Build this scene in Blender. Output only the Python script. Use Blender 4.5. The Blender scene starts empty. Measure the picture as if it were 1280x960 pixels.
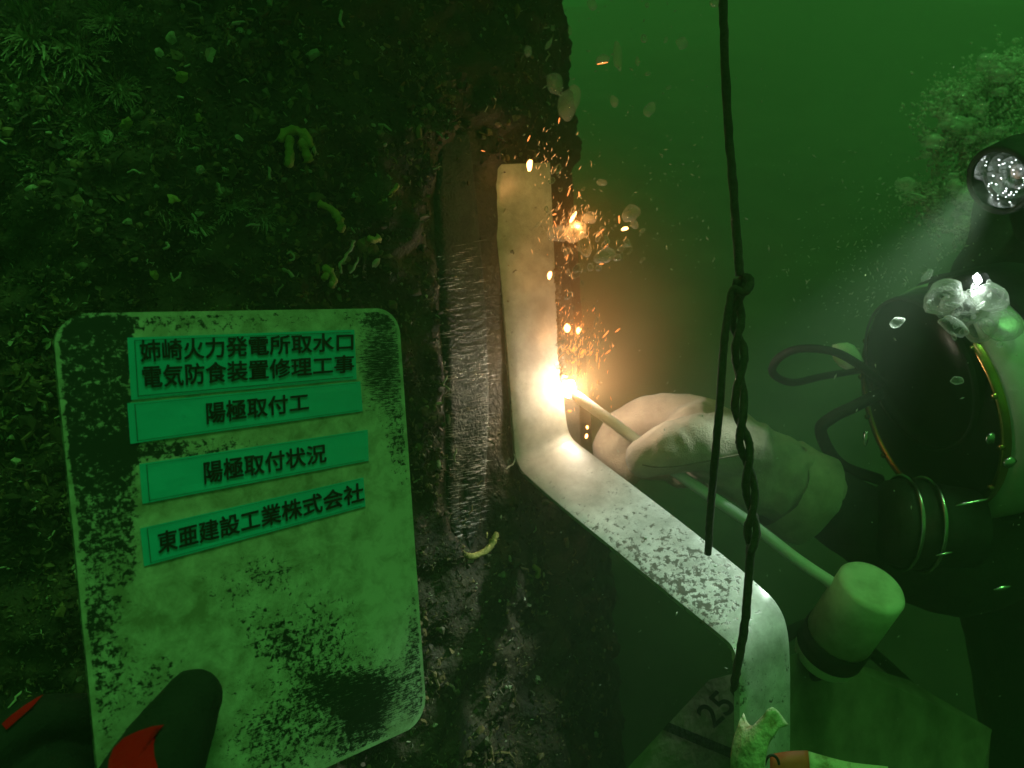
import bpy, bmesh, math, random
from mathutils import Vector, Matrix, noise

random.seed(11)
SC = bpy.context.scene
COL = SC.collection

# ------------------------------------------------------------------ camera
F_PX = 1004.6                       # focal length in pixels of a 1280 px wide picture
ROLL = math.radians(4.4)
CAM = Vector((0.0, 0.0, 1.5))
R_AX = Vector((math.cos(ROLL), 0, -math.sin(ROLL)))
U_AX = Vector((math.sin(ROLL), 0, math.cos(ROLL)))
F_AX = Vector((0, 1, 0))
cd = bpy.data.cameras.new('camera')
cam = bpy.data.objects.new('camera', cd)
COL.objects.link(cam)
cd.sensor_width = 36.0
cd.lens = 36.0 * F_PX / 1280.0
cd.clip_start = 0.02
cd.clip_end = 200.0
m = Matrix((R_AX, U_AX, -F_AX)).transposed().to_4x4()
m.translation = CAM
cam.matrix_world = m
cd.dof.use_dof = True
cd.dof.focus_distance = 0.64
cd.dof.aperture_fstop = 11.0
SC.camera = cam

# ------------------------------------------------------------------ world, sun, exposure
SUN_EL, SUN_AZ = math.radians(62), math.radians(150)     # azimuth clockwise from +Y: behind the camera, to the right
world = bpy.data.worlds.new('World')
SC.world = world
world.use_nodes = True
wn = world.node_tree.nodes
wl = world.node_tree.links
wn.clear()
sky = wn.new('ShaderNodeTexSky')
sky.sky_type = 'NISHITA'
sky.sun_disc = False
sky.sun_elevation = SUN_EL
sky.sun_rotation = SUN_AZ
wmix = wn.new('ShaderNodeMix')
wmix.data_type = 'RGBA'
wmix.blend_type = 'MULTIPLY'
wmix.inputs['Factor'].default_value = 1.0
wmix.inputs[7].default_value = (0.11, 1.0, 0.085, 1)      # daylight after metres of green sea water above
bg = wn.new('ShaderNodeBackground')
bg.inputs['Strength'].default_value = 0.030
wo = wn.new('ShaderNodeOutputWorld')
wl.new(sky.outputs['Color'], wmix.inputs[6])
wl.new(wmix.outputs[2], bg.inputs['Color'])
wl.new(bg.outputs['Background'], wo.inputs['Surface'])

sd = bpy.data.lights.new('sun', 'SUN')
sd.energy = 1.7
sd.angle = math.radians(16)
sd.color = (0.26, 1.0, 0.225)
sun = bpy.data.objects.new('sun', sd)
COL.objects.link(sun)
sdir = Vector((math.sin(SUN_AZ) * math.cos(SUN_EL), math.cos(SUN_AZ) * math.cos(SUN_EL), math.sin(SUN_EL)))
sun.rotation_euler = (-sdir).to_track_quat('-Z', 'Y').to_euler()

SC.view_settings.view_transform = 'Standard'
SC.view_settings.look = 'None'
SC.view_settings.exposure = 0.0
SC.view_settings.gamma = 1.0
SC.view_settings.use_curve_mapping = False
cy = SC.cycles
cy.use_denoising = True
cy.max_bounces = 8
cy.diffuse_bounces = 2
cy.glossy_bounces = 3
cy.transmission_bounces = 5
cy.transparent_max_bounces = 10
cy.volume_bounces = 1
cy.sample_clamp_indirect = 2.0
cy.sample_clamp_direct = 0.0
cy.caustics_reflective = False
cy.caustics_refractive = False


# ------------------------------------------------------------------ helpers
def P(px, py, d):
    """Point seen at pixel (px, py) of the 1280 x 960 photograph, d metres in front of the lens."""
    return CAM + d * (F_AX + (px - 640) / F_PX * R_AX - (py - 480) / F_PX * U_AX)


def proj(p):
    v = Vector(p) - CAM
    d = v.dot(F_AX)
    if d < 0.01:
        return -9999, -9999, d
    return 640 + v.dot(R_AX) / d * F_PX, 480 - v.dot(U_AX) / d * F_PX, d


def ray(px, py):
    return (F_AX + (px - 640) / F_PX * R_AX - (py - 480) / F_PX * U_AX)


def tag(o, label=None, cat=None, group=None, kind=None):
    if label:
        o['label'] = label
    if cat:
        o['category'] = cat
    if group:
        o['group'] = group
    if kind:
        o['kind'] = kind
    return o


def empty(name, loc, label, cat, group=None):
    o = bpy.data.objects.new(name, None)
    COL.objects.link(o)
    o.location = loc
    o.empty_display_size = 0.02
    return tag(o, label, cat, group)


def link(name, me, parent=None):
    o = bpy.data.objects.new(name, me)
    COL.objects.link(o)
    if parent is not None:
        o.parent = parent
        if parent.parent is None:
            o.matrix_parent_inverse = Matrix.Translation(-Vector(parent.location))
    return o


class MB:
    """collects vertices and faces for one mesh object"""

    def __init__(self):
        self.v, self.f, self.m = [], [], []

    def add(self, vs, fs, mi=0):
        k = len(self.v)
        self.v += [tuple(x) for x in vs]
        self.f += [tuple(i + k for i in f) for f in fs]
        self.m += [mi] * len(fs)
        return self

    def mesh(self, name, mats, smooth=True):
        me = bpy.data.meshes.new(name)
        me.from_pydata(self.v, [], self.f)
        for mt in (mats if isinstance(mats, (list, tuple)) else [mats]):
            me.materials.append(mt)
        me.polygons.foreach_set('material_index', self.m)
        me.polygons.foreach_set('use_smooth', [smooth] * len(self.f))
        me.update()
        return me

    def build(self, name, mats, parent=None, smooth=True):
        return link(name, self.mesh(name, mats, smooth), parent)


def catmull(pts, n=6):
    pts = [Vector(p) for p in pts]
    if len(pts) < 3:
        out = []
        for i in range(len(pts) - 1):
            out += [pts[i].lerp(pts[i + 1], t / n) for t in range(n)]
        return out + [pts[-1]]
    e = [2 * pts[0] - pts[1]] + pts + [2 * pts[-1] - pts[-2]]
    out = []
    for i in range(1, len(e) - 2):
        a, b, c, d = e[i - 1], e[i], e[i + 1], e[i + 2]
        for k in range(n):
            t = k / n
            out.append(0.5 * ((2 * b) + (c - a) * t + (2 * a - 5 * b + 4 * c - d) * t * t + (3 * b - a - 3 * c + d) * t ** 3))
    return out + [pts[-1]]


def lerp_list(vals, n):
    out = []
    for i in range(len(vals) - 1):
        out += [vals[i] + (vals[i + 1] - vals[i]) * k / n for k in range(n)]
    return out + [vals[-1]]


def tube(mb, pts, rad, n=10, mi=0, cap=True, wob=0.0):
    pts = [Vector(p) for p in pts]
    if not isinstance(rad, (list, tuple)):
        rad = [rad] * len(pts)
    vs, fs = [], []
    t = (pts[1] - pts[0]).normalized()
    a = t.orthogonal().normalized()
    for i, p in enumerate(pts):
        t = (pts[min(i + 1, len(pts) - 1)] - pts[max(i - 1, 0)])
        if t.length < 1e-9:
            t = Vector((0, 0, 1))
        t.normalize()
        a = (a - a.dot(t) * t)
        a = a.normalized() if a.length > 1e-6 else t.orthogonal().normalized()
        b = t.cross(a)
        for k in range(n):
            g = 2 * math.pi * k / n
            r = rad[i] * (1 + (wob * noise.noise(Vector((p.x * 300 + k, p.y * 300, p.z * 300))) if wob else 0))
            vs.append(p + r * (math.cos(g) * a + math.sin(g) * b))
    for i in range(len(pts) - 1):
        for k in range(n):
            fs.append((i * n + k, i * n + (k + 1) % n, (i + 1) * n + (k + 1) % n, (i + 1) * n + k))
    if cap:
        fs.append(tuple(reversed(range(n))))
        fs.append(tuple((len(pts) - 1) * n + k for k in range(n)))
    mb.add(vs, fs, mi)
    return mb


def frame_of(axis):
    w = Vector(axis).normalized()
    a = w.orthogonal().normalized()
    return a, w.cross(a), w


def lathe(mb, origin, axis, prof, n=40, mi=0, close=False, a0=0.0, a1=2 * math.pi, ref=None):
    """prof: list of (t along axis, radius)"""
    a, b, w = frame_of(axis)
    if ref is not None:
        a = (Vector(ref) - Vector(ref).dot(w) * w).normalized()
        b = w.cross(a)
    full = abs(a1 - a0 - 2 * math.pi) < 1e-6
    cols = n if full else n + 1
    vs, fs = [], []
    for (t, r) in prof:
        for k in range(cols):
            g = a0 + (a1 - a0) * k / n
            vs.append(Vector(origin) + w * t + r * (math.cos(g) * a + math.sin(g) * b))
    for i in range(len(prof) - 1):
        for k in range(n):
            k2 = (k + 1) % cols
            fs.append((i * cols + k, i * cols + k2, (i + 1) * cols + k2, (i + 1) * cols + k))
    mb.add(vs, fs, mi)
    return mb


def ico(sub=1):
    bm = bmesh.new()
    bmesh.ops.create_icosphere(bm, subdivisions=sub, radius=1.0)
    v = [x.co.copy() for x in bm.verts]
    f = [tuple(q.index for q in p.verts) for p in bm.faces]
    bm.free()
    return v, f


ICO1, ICO2, ICO3 = ico(1), ico(2), ico(3)


def blob(mb, c, r, src=ICO2, mi=0, amp=0.0, freq=2.0, seed=0, axes=None):
    """ball (or ellipsoid: r is a 3-tuple along axes) with noise"""
    if not isinstance(r, (list, tuple)):
        r = (r, r, r)
    ax = axes or (Vector((1, 0, 0)), Vector((0, 1, 0)), Vector((0, 0, 1)))
    vs = []
    for v in src[0]:
        k = 1 + (amp * noise.noise(v * freq + Vector((seed * 7.3, seed * 3.1, seed))) if amp else 0)
        vs.append(Vector(c) + k * (v.x * r[0] * ax[0] + v.y * r[1] * ax[1] + v.z * r[2] * ax[2]))
    mb.add(vs, src[1], mi)
    return mb


def chain(mb, pts, rad, step=5):
    """overlapping rounded limb for a remeshed body"""
    pp = catmull(pts, step)
    rr = lerp_list(rad, step)
    for p, r in zip(pp, rr):
        blob(mb, p, r, ICO2)
    tube(mb, pp, rr, 14)


def remeshed(name, mb, mats, parent, voxel, smooth_it=6, disp=0.0, dscale=40.0):
    tmp = link('tmp', mb.mesh('tmp', mats))
    md = tmp.modifiers.new('r', 'REMESH')
    md.mode = 'VOXEL'
    md.voxel_size = voxel
    s = tmp.modifiers.new('s', 'SMOOTH')
    s.iterations = smooth_it
    s.factor = 0.5
    dg = bpy.context.evaluated_depsgraph_get()
    me = bpy.data.meshes.new_from_object(tmp.evaluated_get(dg))
    bpy.data.objects.remove(tmp)
    me.name = name
    for pl in me.polygons:
        pl.use_smooth = True
    if disp:
        nv = [(v.co.copy(), v.normal.copy()) for v in me.vertices]
        for v, (c, nn) in zip(me.vertices, nv):
            v.co = c + nn * disp * (noise.noise(c * dscale) + 0.5 * noise.noise(c * dscale * 2.3))
    me.update()
    return link(name, me, parent)


def smoothstep(a, b, x):
    t = max(0.0, min(1.0, (x - a) / (b - a)))
    return t * t * (3 - 2 * t)


# ------------------------------------------------------------------ materials
def node_mat(name):
    mt = bpy.data.materials.new(name)
    mt.use_nodes = True
    nt = mt.node_tree
    return mt, nt, nt.nodes['Principled BSDF']


def setp(b, **kw):
    names = {'rough': 'Roughness', 'metal': 'Metallic', 'ior': 'IOR', 'trans': 'Transmission Weight',
             'spec': 'Specular IOR Level', 'sheen': 'Sheen Weight', 'coat': 'Coat Weight', 'alpha': 'Alpha', 'sss': 'Subsurface Weight'}
    for k, v in kw.items():
        b.inputs[names[k]].default_value = v


def mat(name, c0, c1=None, scale=30.0, rough=0.6, metal=0.0, bump=0.0, bscale=None, detail=6.0, lo=0.35, hi=0.65, stretch=None, **kw):
    """procedural two-tone noise material with optional bump"""
    mt, nt, b = node_mat(name)
    N, L = nt.nodes, nt.links
    tc = N.new('ShaderNodeTexCoord')
    src = tc.outputs['Object']
    if stretch:
        mp = N.new('ShaderNodeMapping')
        mp.inputs['Scale'].default_value = stretch
        L.new(src, mp.inputs['Vector'])
        src = mp.outputs['Vector']
    nz = N.new('ShaderNodeTexNoise')
    nz.inputs['Scale'].default_value = scale
    nz.inputs['Detail'].default_value = detail
    nz.inputs['Roughness'].default_value = 0.62
    L.new(src, nz.inputs['Vector'])
    rp = N.new('ShaderNodeValToRGB')
    rp.color_ramp.elements[0].position = lo
    rp.color_ramp.elements[1].position = hi
    rp.color_ramp.elements[0].color = (*c0, 1)
    rp.color_ramp.elements[1].color = (*(c1 or c0), 1)
    L.new(nz.outputs['Fac'], rp.inputs['Fac'])
    L.new(rp.outputs['Color'], b.inputs['Base Color'])
    setp(b, rough=rough, metal=metal, **kw)
    if bump:
        n2 = N.new('ShaderNodeTexNoise')
        n2.inputs['Scale'].default_value = bscale or scale * 2
        n2.inputs['Detail'].default_value = 5
        L.new(src, n2.inputs['Vector'])
        bp = N.new('ShaderNodeBump')
        bp.inputs['Strength'].default_value = bump
        bp.inputs['Distance'].default_value = 0.004
        L.new(n2.outputs['Fac'], bp.inputs['Height'])
        L.new(bp.outputs['Normal'], b.inputs['Normal'])
    return mt


def emit_mat(name, col, strength):
    mt = bpy.data.materials.new(name)
    mt.use_nodes = True
    N, L = mt.node_tree.nodes, mt.node_tree.links
    N.clear()
    e = N.new('ShaderNodeEmission')
    e.inputs['Color'].default_value = (*col, 1)
    e.inputs['Strength'].default_value = strength
    o = N.new('ShaderNodeOutputMaterial')
    L.new(e.outputs[0], o.inputs['Surface'])
    mt.cycles.emission_sampling = 'NONE'
    return mt


M = {}
M['crust'] = mat('crust', (0.014, 0.010, 0.005), (0.075, 0.052, 0.027), 26, rough=0.75, bump=0.9, bscale=160, detail=9)
M['grow_dark'] = mat('grow_dark', (0.022, 0.015, 0.007), (0.095, 0.062, 0.030), 90, rough=0.65)
M['grow_olive'] = mat('grow_olive', (0.08, 0.058, 0.022), (0.30, 0.205, 0.09), 90, rough=0.55)
M['grow_green'] = mat('grow_green', (0.06, 0.056, 0.028), (0.23, 0.20, 0.11), 90, rough=0.5)
M['grow_pale'] = mat('grow_pale', (0.28, 0.29, 0.18), (0.55, 0.55, 0.40), 120, rough=0.55)
M['tuft'] = mat('tuft', (0.11, 0.11, 0.055), (0.33, 0.31, 0.18), 120, rough=0.6)
M['sponge'] = mat('sponge', (0.26, 0.24, 0.05), (0.55, 0.48, 0.14), 80, rough=0.7, bump=0.6, bscale=300)
M['shell'] = mat('shell', (0.30, 0.31, 0.20), (0.58, 0.58, 0.44), 150, rough=0.5)
M['bare'] = mat('bare', (0.013, 0.017, 0.012), (0.042, 0.050, 0.036), 70, rough=0.55, metal=0.15, bump=0.6, bscale=340)
M['burr'] = mat('burr', (0.35, 0.36, 0.33), (0.55, 0.56, 0.52), 200, rough=0.3, metal=0.9)
M['plate'] = mat('plate', (0.022, 0.020, 0.014), (0.055, 0.048, 0.034), 40, rough=0.6, metal=0.2, bump=0.5, bscale=140)
M['white_fab'] = mat('white_fab', (0.38, 0.275, 0.205), (0.62, 0.50, 0.39), 26, rough=0.95, bump=0.35, bscale=620, sheen=0.4)
M['seam'] = mat('seam', (0.12, 0.09, 0.06), (0.22, 0.17, 0.12), 200, rough=0.95)
M['rod'] = mat('rod', (0.80, 0.83, 0.78), (0.90, 0.92, 0.88), 60, rough=0.55, bump=0.15, bscale=200)
M['holder'] = mat('holder', (0.52, 0.52, 0.36), (0.90, 0.90, 0.74), 26, rough=0.55, bump=0.15, bscale=120, lo=0.25, hi=0.55)
M['rubber'] = mat('rubber', (0.008, 0.008, 0.008), (0.020, 0.020, 0.019), 60, rough=0.7, bump=0.15, bscale=220)
M['suit'] = mat('suit', (0.010, 0.010, 0.010), (0.022, 0.022, 0.020), 40, rough=0.8, bump=0.25, bscale=180)
M['cord'] = mat('cord', (0.030, 0.026, 0.018), (0.075, 0.062, 0.042), 300, rough=0.75, bump=0.5, bscale=900)
M['shellwhite'] = mat('shellwhite', (0.50, 0.54, 0.46), (0.66, 0.70, 0.62), 14, rough=0.25, coat=0.3)
M['brass'] = mat('brass', (0.55, 0.30, 0.10), (0.72, 0.45, 0.18), 50, rough=0.25, metal=1.0)
M['chrome'] = mat('chrome', (0.42, 0.42, 0.40), (0.6, 0.6, 0.58), 60, rough=0.22, metal=1.0)
M['visor'] = mat('visor', (0.004, 0.005, 0.004), (0.007, 0.008, 0.006), 10, rough=0.3, spec=0.25)
M['glove_black'] = mat('glove_black', (0.005, 0.006, 0.005), (0.010, 0.011, 0.010), 60, rough=0.85, bump=0.3, bscale=500)
M['glove_red'] = mat('glove_red', (0.62, 0.003, 0.004), (0.80, 0.005, 0.005), 50, rough=0.9, bump=0.3, bscale=500, spec=0.0)
M['anode'] = mat('anode', (0.14, 0.13, 0.085), (0.27, 0.25, 0.17), 18, rough=0.7, metal=0.1, bump=0.3, bscale=60)
M['ink'] = mat('ink', (0.006, 0.007, 0.006), (0.010, 0.011, 0.010), 40, rough=0.5)
M['tape_pale'] = mat('tape_pale', (0.30, 0.22, 0.09), (0.74, 0.70, 0.50), 70, rough=0.6, bump=0.7, bscale=140, lo=0.32, hi=0.52)
M['tape_red'] = mat('tape_red', (0.62, 0.06, 0.02), (0.72, 0.13, 0.05), 40, rough=0.55)
M['snow'] = mat('snow', (0.55, 0.56, 0.48), (0.7, 0.7, 0.6), 40, rough=0.6)
M['teal'] = mat('teal', (0.006, 0.50, 0.58), (0.009, 0.58, 0.68), 14, rough=0.35)
M['teal_line'] = mat('teal_line', (0.006, 0.11, 0.08), (0.008, 0.13, 0.09), 14, rough=0.4)
M['weld'] = mat('weld', (0.10, 0.08, 0.06), (0.26, 0.22, 0.17), 120, rough=0.4, metal=0.7, bump=0.6, bscale=400)
M['spark'] = emit_mat('spark', (1.0, 0.27, 0.06), 2.6)
M['spark_hot'] = emit_mat('spark_hot', (1.0, 0.42, 0.13), 12.0)
M['spark_hot'].cycles.emission_sampling = 'AUTO'
M['arc'] = emit_mat('arc', (1.0, 0.78, 0.50), 160.0)
M['led'] = emit_mat('led', (0.9, 1.0, 1.0), 30.0)  # glow of the added bubble glint, not a lamp


def bubble_mat(name, rough, trans, col=(0.85, 0.9, 0.85)):
    mt, nt, b = node_mat(name)
    N, L = nt.nodes, nt.links
    nz = N.new('ShaderNodeTexNoise')
    nz.inputs['Scale'].default_value = 260
    tc = N.new('ShaderNodeTexCoord')
    L.new(tc.outputs['Object'], nz.inputs['Vector'])
    bp = N.new('ShaderNodeBump')
    bp.inputs['Strength'].default_value = 0.25
    bp.inputs['Distance'].default_value = 0.003
    L.new(nz.outputs['Fac'], bp.inputs['Height'])
    L.new(bp.outputs['Normal'], b.inputs['Normal'])
    b.inputs['Base Color'].default_value = (*col, 1)
    setp(b, rough=rough, trans=trans, ior=1.18, spec=0.8)
    return mt


def bubble_rim(name, body, rim, col):
    """thin gas bubble: clear in the middle, bright and glossy where the skin is seen edge on"""
    mt = bpy.data.materials.new(name)
    mt.use_nodes = True
    N, L = mt.node_tree.nodes, mt.node_tree.links
    N.clear()
    fr = N.new('ShaderNodeLayerWeight')
    fr.inputs['Blend'].default_value = 0.42
    tcn = N.new('ShaderNodeTexCoord')
    nz = N.new('ShaderNodeTexNoise')
    nz.inputs['Scale'].default_value = 190
    nz.inputs['Detail'].default_value = 4
    L.new(tcn.outputs['Object'], nz.inputs['Vector'])
    bp = N.new('ShaderNodeBump')
    bp.inputs['Strength'].default_value = 0.35
    bp.inputs['Distance'].default_value = 0.004
    L.new(nz.outputs['Fac'], bp.inputs['Height'])
    L.new(bp.outputs['Normal'], fr.inputs['Normal'])
    mr_ = N.new('ShaderNodeMapRange')
    mr_.inputs['To Min'].default_value = body
    mr_.inputs['To Max'].default_value = rim
    L.new(fr.outputs['Facing'], mr_.inputs['Value'])
    tr = N.new('ShaderNodeBsdfTransparent')
    gl_ = N.new('ShaderNodeBsdfPrincipled')
    gl_.inputs['Base Color'].default_value = (*col, 1)
    gl_.inputs['Roughness'].default_value = 0.12
    gl_.inputs['Specular IOR Level'].default_value = 0.9
    L.new(bp.outputs['Normal'], gl_.inputs['Normal'])
    mx = N.new('ShaderNodeMixShader')
    L.new(mr_.outputs[0], mx.inputs['Fac'])
    L.new(tr.outputs[0], mx.inputs[1])
    L.new(gl_.outputs[0], mx.inputs[2])
    o = N.new('ShaderNodeOutputMaterial')
    L.new(mx.outputs[0], o.inputs['Surface'])
    return mt


M['bubble'] = bubble_rim('bubble', 0.06, 0.85, (0.75, 0.78, 0.70))
M['bubble_soft'] = bubble_rim('bubble_soft', 0.30, 0.34, (0.85, 0.86, 0.78))


# bar metal: bright steel, pitted with grey blotches (attribute 'pit' says where the pitting is dense)
def bar_material():
    mt, nt, b = node_mat('bar_metal')
    N, L = nt.nodes, nt.links
    tc = N.new('ShaderNodeTexCoord')
    at = N.new('ShaderNodeAttribute')
    at.attribute_name = 'pit'
    n1 = N.new('ShaderNodeTexNoise')
    n1.inputs['Scale'].default_value = 165
    n1.inputs['Detail'].default_value = 8
    n1.inputs['Roughness'].default_value = 0.68
    n1.inputs['Distortion'].default_value = 0.15
    L.new(tc.outputs['Object'], n1.inputs['Vector'])
    ad = N.new('ShaderNodeMath')
    ad.operation = 'ADD'
    L.new(n1.outputs['Fac'], ad.inputs[0])
    L.new(at.outputs['Fac'], ad.inputs[1])
    rp = N.new('ShaderNodeValToRGB')
    rp.color_ramp.elements[0].position = 0.66
    rp.color_ramp.elements[0].color = (0, 0, 0, 1)
    rp.color_ramp.elements[1].position = 0.72
    rp.color_ramp.elements[1].color = (1, 1, 1, 1)
    L.new(ad.outputs[0], rp.inputs['Fac'])
    n2 = N.new('ShaderNodeTexNoise')
    n2.inputs['Scale'].default_value = 30
    n2.inputs['Detail'].default_value = 10
    n2.inputs['Roughness'].default_value = 0.72
    L.new(tc.outputs['Object'], n2.inputs['Vector'])
    r2 = N.new('ShaderNodeValToRGB')
    r2.color_ramp.elements[0].position = 0.35
    r2.color_ramp.elements[0].color = (0.36, 0.36, 0.33, 1)
    r2.color_ramp.elements[1].position = 0.65
    r2.color_ramp.elements[1].color = (0.72, 0.72, 0.69, 1)
    L.new(n2.outputs['Fac'], r2.inputs['Fac'])
    mx = N.new('ShaderNodeMix')
    mx.data_type = 'RGBA'
    L.new(rp.outputs['Color'], mx.inputs['Factor'])
    L.new(r2.outputs['Color'], mx.inputs[6])
    mx.inputs[7].default_value = (0.13, 0.125, 0.105, 1)
    L.new(mx.outputs[2], b.inputs['Base Color'])
    setp(b, rough=0.36, metal=0.12)
    bp = N.new('ShaderNodeBump')
    bp.inputs['Strength'].default_value = 0.25
    bp.inputs['Distance'].default_value = 0.002
    bp.invert = True
    L.new(rp.outputs['Color'], bp.inputs['Height'])
    L.new(bp.outputs['Normal'], b.inputs['Normal'])
    return mt


M['bar'] = bar_material()


# board paint: white paint worn through to black; attribute 'wear' says how much is gone, UV carries the pattern
def board_material():
    mt, nt, b = node_mat('board_paint')
    N, L = nt.nodes, nt.links
    at = N.new('ShaderNodeAttribute')
    at.attribute_name = 'wear'
    sc_at = N.new('ShaderNodeAttribute')
    sc_at.attribute_name = 'scratch'
    st_at = N.new('ShaderNodeAttribute')
    st_at.attribute_name = 'stain'
    uv = N.new('ShaderNodeUVMap')
    uv.uv_map = 'board'

    def nz(scale, det, rough, dist, vec):
        n = N.new('ShaderNodeTexNoise')
        n.inputs['Scale'].default_value = scale
        n.inputs['Detail'].default_value = det
        n.inputs['Roughness'].default_value = rough
        n.inputs['Distortion'].default_value = dist
        L.new(vec, n.inputs['Vector'])
        return n.outputs['Fac']

    def mapped(rot, scale):
        mp = N.new('ShaderNodeMapping')
        mp.inputs['Rotation'].default_value = (0, 0, rot)
        mp.inputs['Scale'].default_value = scale
        L.new(uv.outputs['UV'], mp.inputs['Vector'])
        return mp.outputs['Vector']

    def mth(op, a, c):
        n = N.new('ShaderNodeMath')
        n.operation = op
        for i, x in enumerate((a, c)):
            if isinstance(x, (int, float)):
                n.inputs[i].default_value = x
            else:
                L.new(x, n.inputs[i])
        return n.outputs[0]

    blot = nz(54, 11, 0.74, 0.25, uv.outputs['UV'])
    s1 = nz(10, 6, 0.7, 0.2, mapped(0.5, (3.0, 28.0, 1)))
    s2 = nz(10, 6, 0.7, 0.2, mapped(-0.75, (3.0, 26.0, 1)))
    s3 = nz(9, 7, 0.75, 0.3, mapped(1.25, (2.4, 40.0, 1)))
    scr = mth('MAXIMUM', mth('MAXIMUM', s1, s2), s3)
    # blend blotches with scratches
    mixn = N.new('ShaderNodeMix')
    mixn.data_type = 'FLOAT'
    L.new(sc_at.outputs['Fac'], mixn.inputs['Factor'])
    L.new(blot, mixn.inputs[2])
    L.new(scr, mixn.inputs[3])
    val = mth('ADD', mixn.outputs[0], at.outputs['Fac'])
    rp = N.new('ShaderNodeValToRGB')
    rp.color_ramp.elements[0].position = 0.74
    rp.color_ramp.elements[0].color = (0, 0, 0, 1)
    rp.color_ramp.elements[1].position = 0.775
    rp.color_ramp.elements[1].color = (1, 1, 1, 1)
    L.new(val, rp.inputs['Fac'])
    dirt = nz(15, 10, 0.72, 0.3, uv.outputs['UV'])
    dr = N.new('ShaderNodeValToRGB')
    dr.color_ramp.elements[0].position = 0.34
    dr.color_ramp.elements[0].color = (0.27, 0.27, 0.18, 1)
    dr.color_ramp.elements[1].position = 0.62
    dr.color_ramp.elements[1].color = (0.58, 0.60, 0.50, 1)
    dsum = mth('SUBTRACT', dirt, st_at.outputs['Fac'])
    L.new(dsum, dr.inputs['Fac'])
    mx = N.new('ShaderNodeMix')
    mx.data_type = 'RGBA'
    L.new(rp.outputs['Color'], mx.inputs['Factor'])
    L.new(dr.outputs['Color'], mx.inputs[6])
    mx.inputs[7].default_value = (0.016, 0.017, 0.015, 1)
    L.new(mx.outputs[2], b.inputs['Base Color'])
    setp(b, rough=0.55)
    bp = N.new('ShaderNodeBump')
    bp.inputs['Strength'].default_value = 0.3
    bp.inputs['Distance'].default_value = 0.001
    bp.invert = True
    L.new(rp.outputs['Color'], bp.inputs['Height'])
    L.new(bp.outputs['Normal'], b.inputs['Normal'])
    return mt


M['board'] = board_material()

# ------------------------------------------------------------------ the water: one even volume round everything
hz = bpy.data.materials.new('green_water')
hz.use_nodes = True
hn, hl = hz.node_tree.nodes, hz.node_tree.links
hn.clear()
pv = hn.new('ShaderNodeVolumePrincipled')
pv.inputs['Color'].default_value = (0.50, 0.66, 0.46, 1)
pv.inputs['Absorption Color'].default_value = (0.10, 0.55, 0.10, 1)
pv.inputs['Density'].default_value = 0.17
pv.inputs['Anisotropy'].default_value = 0.35
ho = hn.new('ShaderNodeOutputMaterial')
hl.new(pv.outputs[0], ho.inputs['Volume'])
mb = MB()
X0, X1, Y0, Y1, Z0, Z1 = -14, 14, -6, 14, -0.7, 6.2
mb.add([(X0, Y0, Z0), (X1, Y0, Z0), (X1, Y1, Z0), (X0, Y1, Z0), (X0, Y0, Z1), (X1, Y0, Z1), (X1, Y1, Z1), (X0, Y1, Z1)],
       [(0, 3, 2, 1), (4, 5, 6, 7), (0, 1, 5, 4), (1, 2, 6, 5), (2, 3, 7, 6), (3, 0, 4, 7)])
tag(mb.build('haze', hz, smooth=False), 'murky green sea water filling the whole scene', 'water', kind='stuff')

# dark silt sea bed, with a bank added behind to darken the water
mb = MB()
NG = 150


def bed_z(x, y):
    """silt floor, banked up behind the work site"""
    w_ = y + 0.5 * noise.noise(Vector((x * .5, y * .5, 1)))
    ramp = max(0.0, w_ - 2.2)
    ramp = 0.68 * min(ramp, 6.9)
    return 0.45 + 0.70 * smoothstep(1.2, 2.1, y + 0.12 * noise.noise(Vector((x * 1.3, y, 7)))) + ramp + 0.05 * noise.noise(Vector((x * 1.7, y * 1.7, 3))) + 0.02 * noise.noise(Vector((x * 6, y * 6, 3)))


vs = []
for j in range(NG + 1):
    for i in range(NG + 1):
        x = (X1 - 0.1) * (2 * i / NG - 1) * abs(2 * i / NG - 1) ** 0.8
        yy = 2 * j / NG - 1
        y = 1.6 + (yy * abs(yy) ** 0.9) * (Y1 - 1.7 if yy > 0 else 1.5 - Y0)
        vs.append((x, y, bed_z(x, y)))
fs = [(j * (NG + 1) + i, j * (NG + 1) + i + 1, (j + 1) * (NG + 1) + i + 1, (j + 1) * (NG + 1) + i) for j in range(NG) for i in range(NG)]
mb.add(vs, fs)
tag(mb.build('ground', mat('silt', (0.02, 0.02, 0.014), (0.05, 0.046, 0.032), 6, rough=0.9)), 'dark silt sea bed far below', 'ground', kind='structure')

# concrete deck added overhead, out of the picture: it keeps the daylight off the near water
mb = MB()
DK = [(-6.0, 0.46), (-0.05, 0.46), (-0.05, 0.15), (0.68, 0.15), (0.68, 1.75), (-6.0, 1.75)]
DZ0, DZ1 = 2.45, 2.65
k = len(DK)
mb.add([(x, y, DZ0) for x, y in DK] + [(x, y, DZ1) for x, y in DK], [tuple(reversed(range(k))), tuple(range(k, 2 * k))] + [(i, (i + 1) % k, k + (i + 1) % k, k + i) for i in range(k)])
tag(mb.build('concrete_deck', mat('concrete', (0.10, 0.10, 0.08), (0.22, 0.22, 0.18), 5, rough=0.9, bump=0.4, bscale=30), smooth=False), 'concrete deck resting on the pile overhead', 'deck')

# ------------------------------------------------------------------ the pile
PR = 0.60
PD = 1.32
PTH = math.radians(-21.4)
PC = Vector((PD * math.sin(PTH), PD * math.cos(PTH)))


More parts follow.
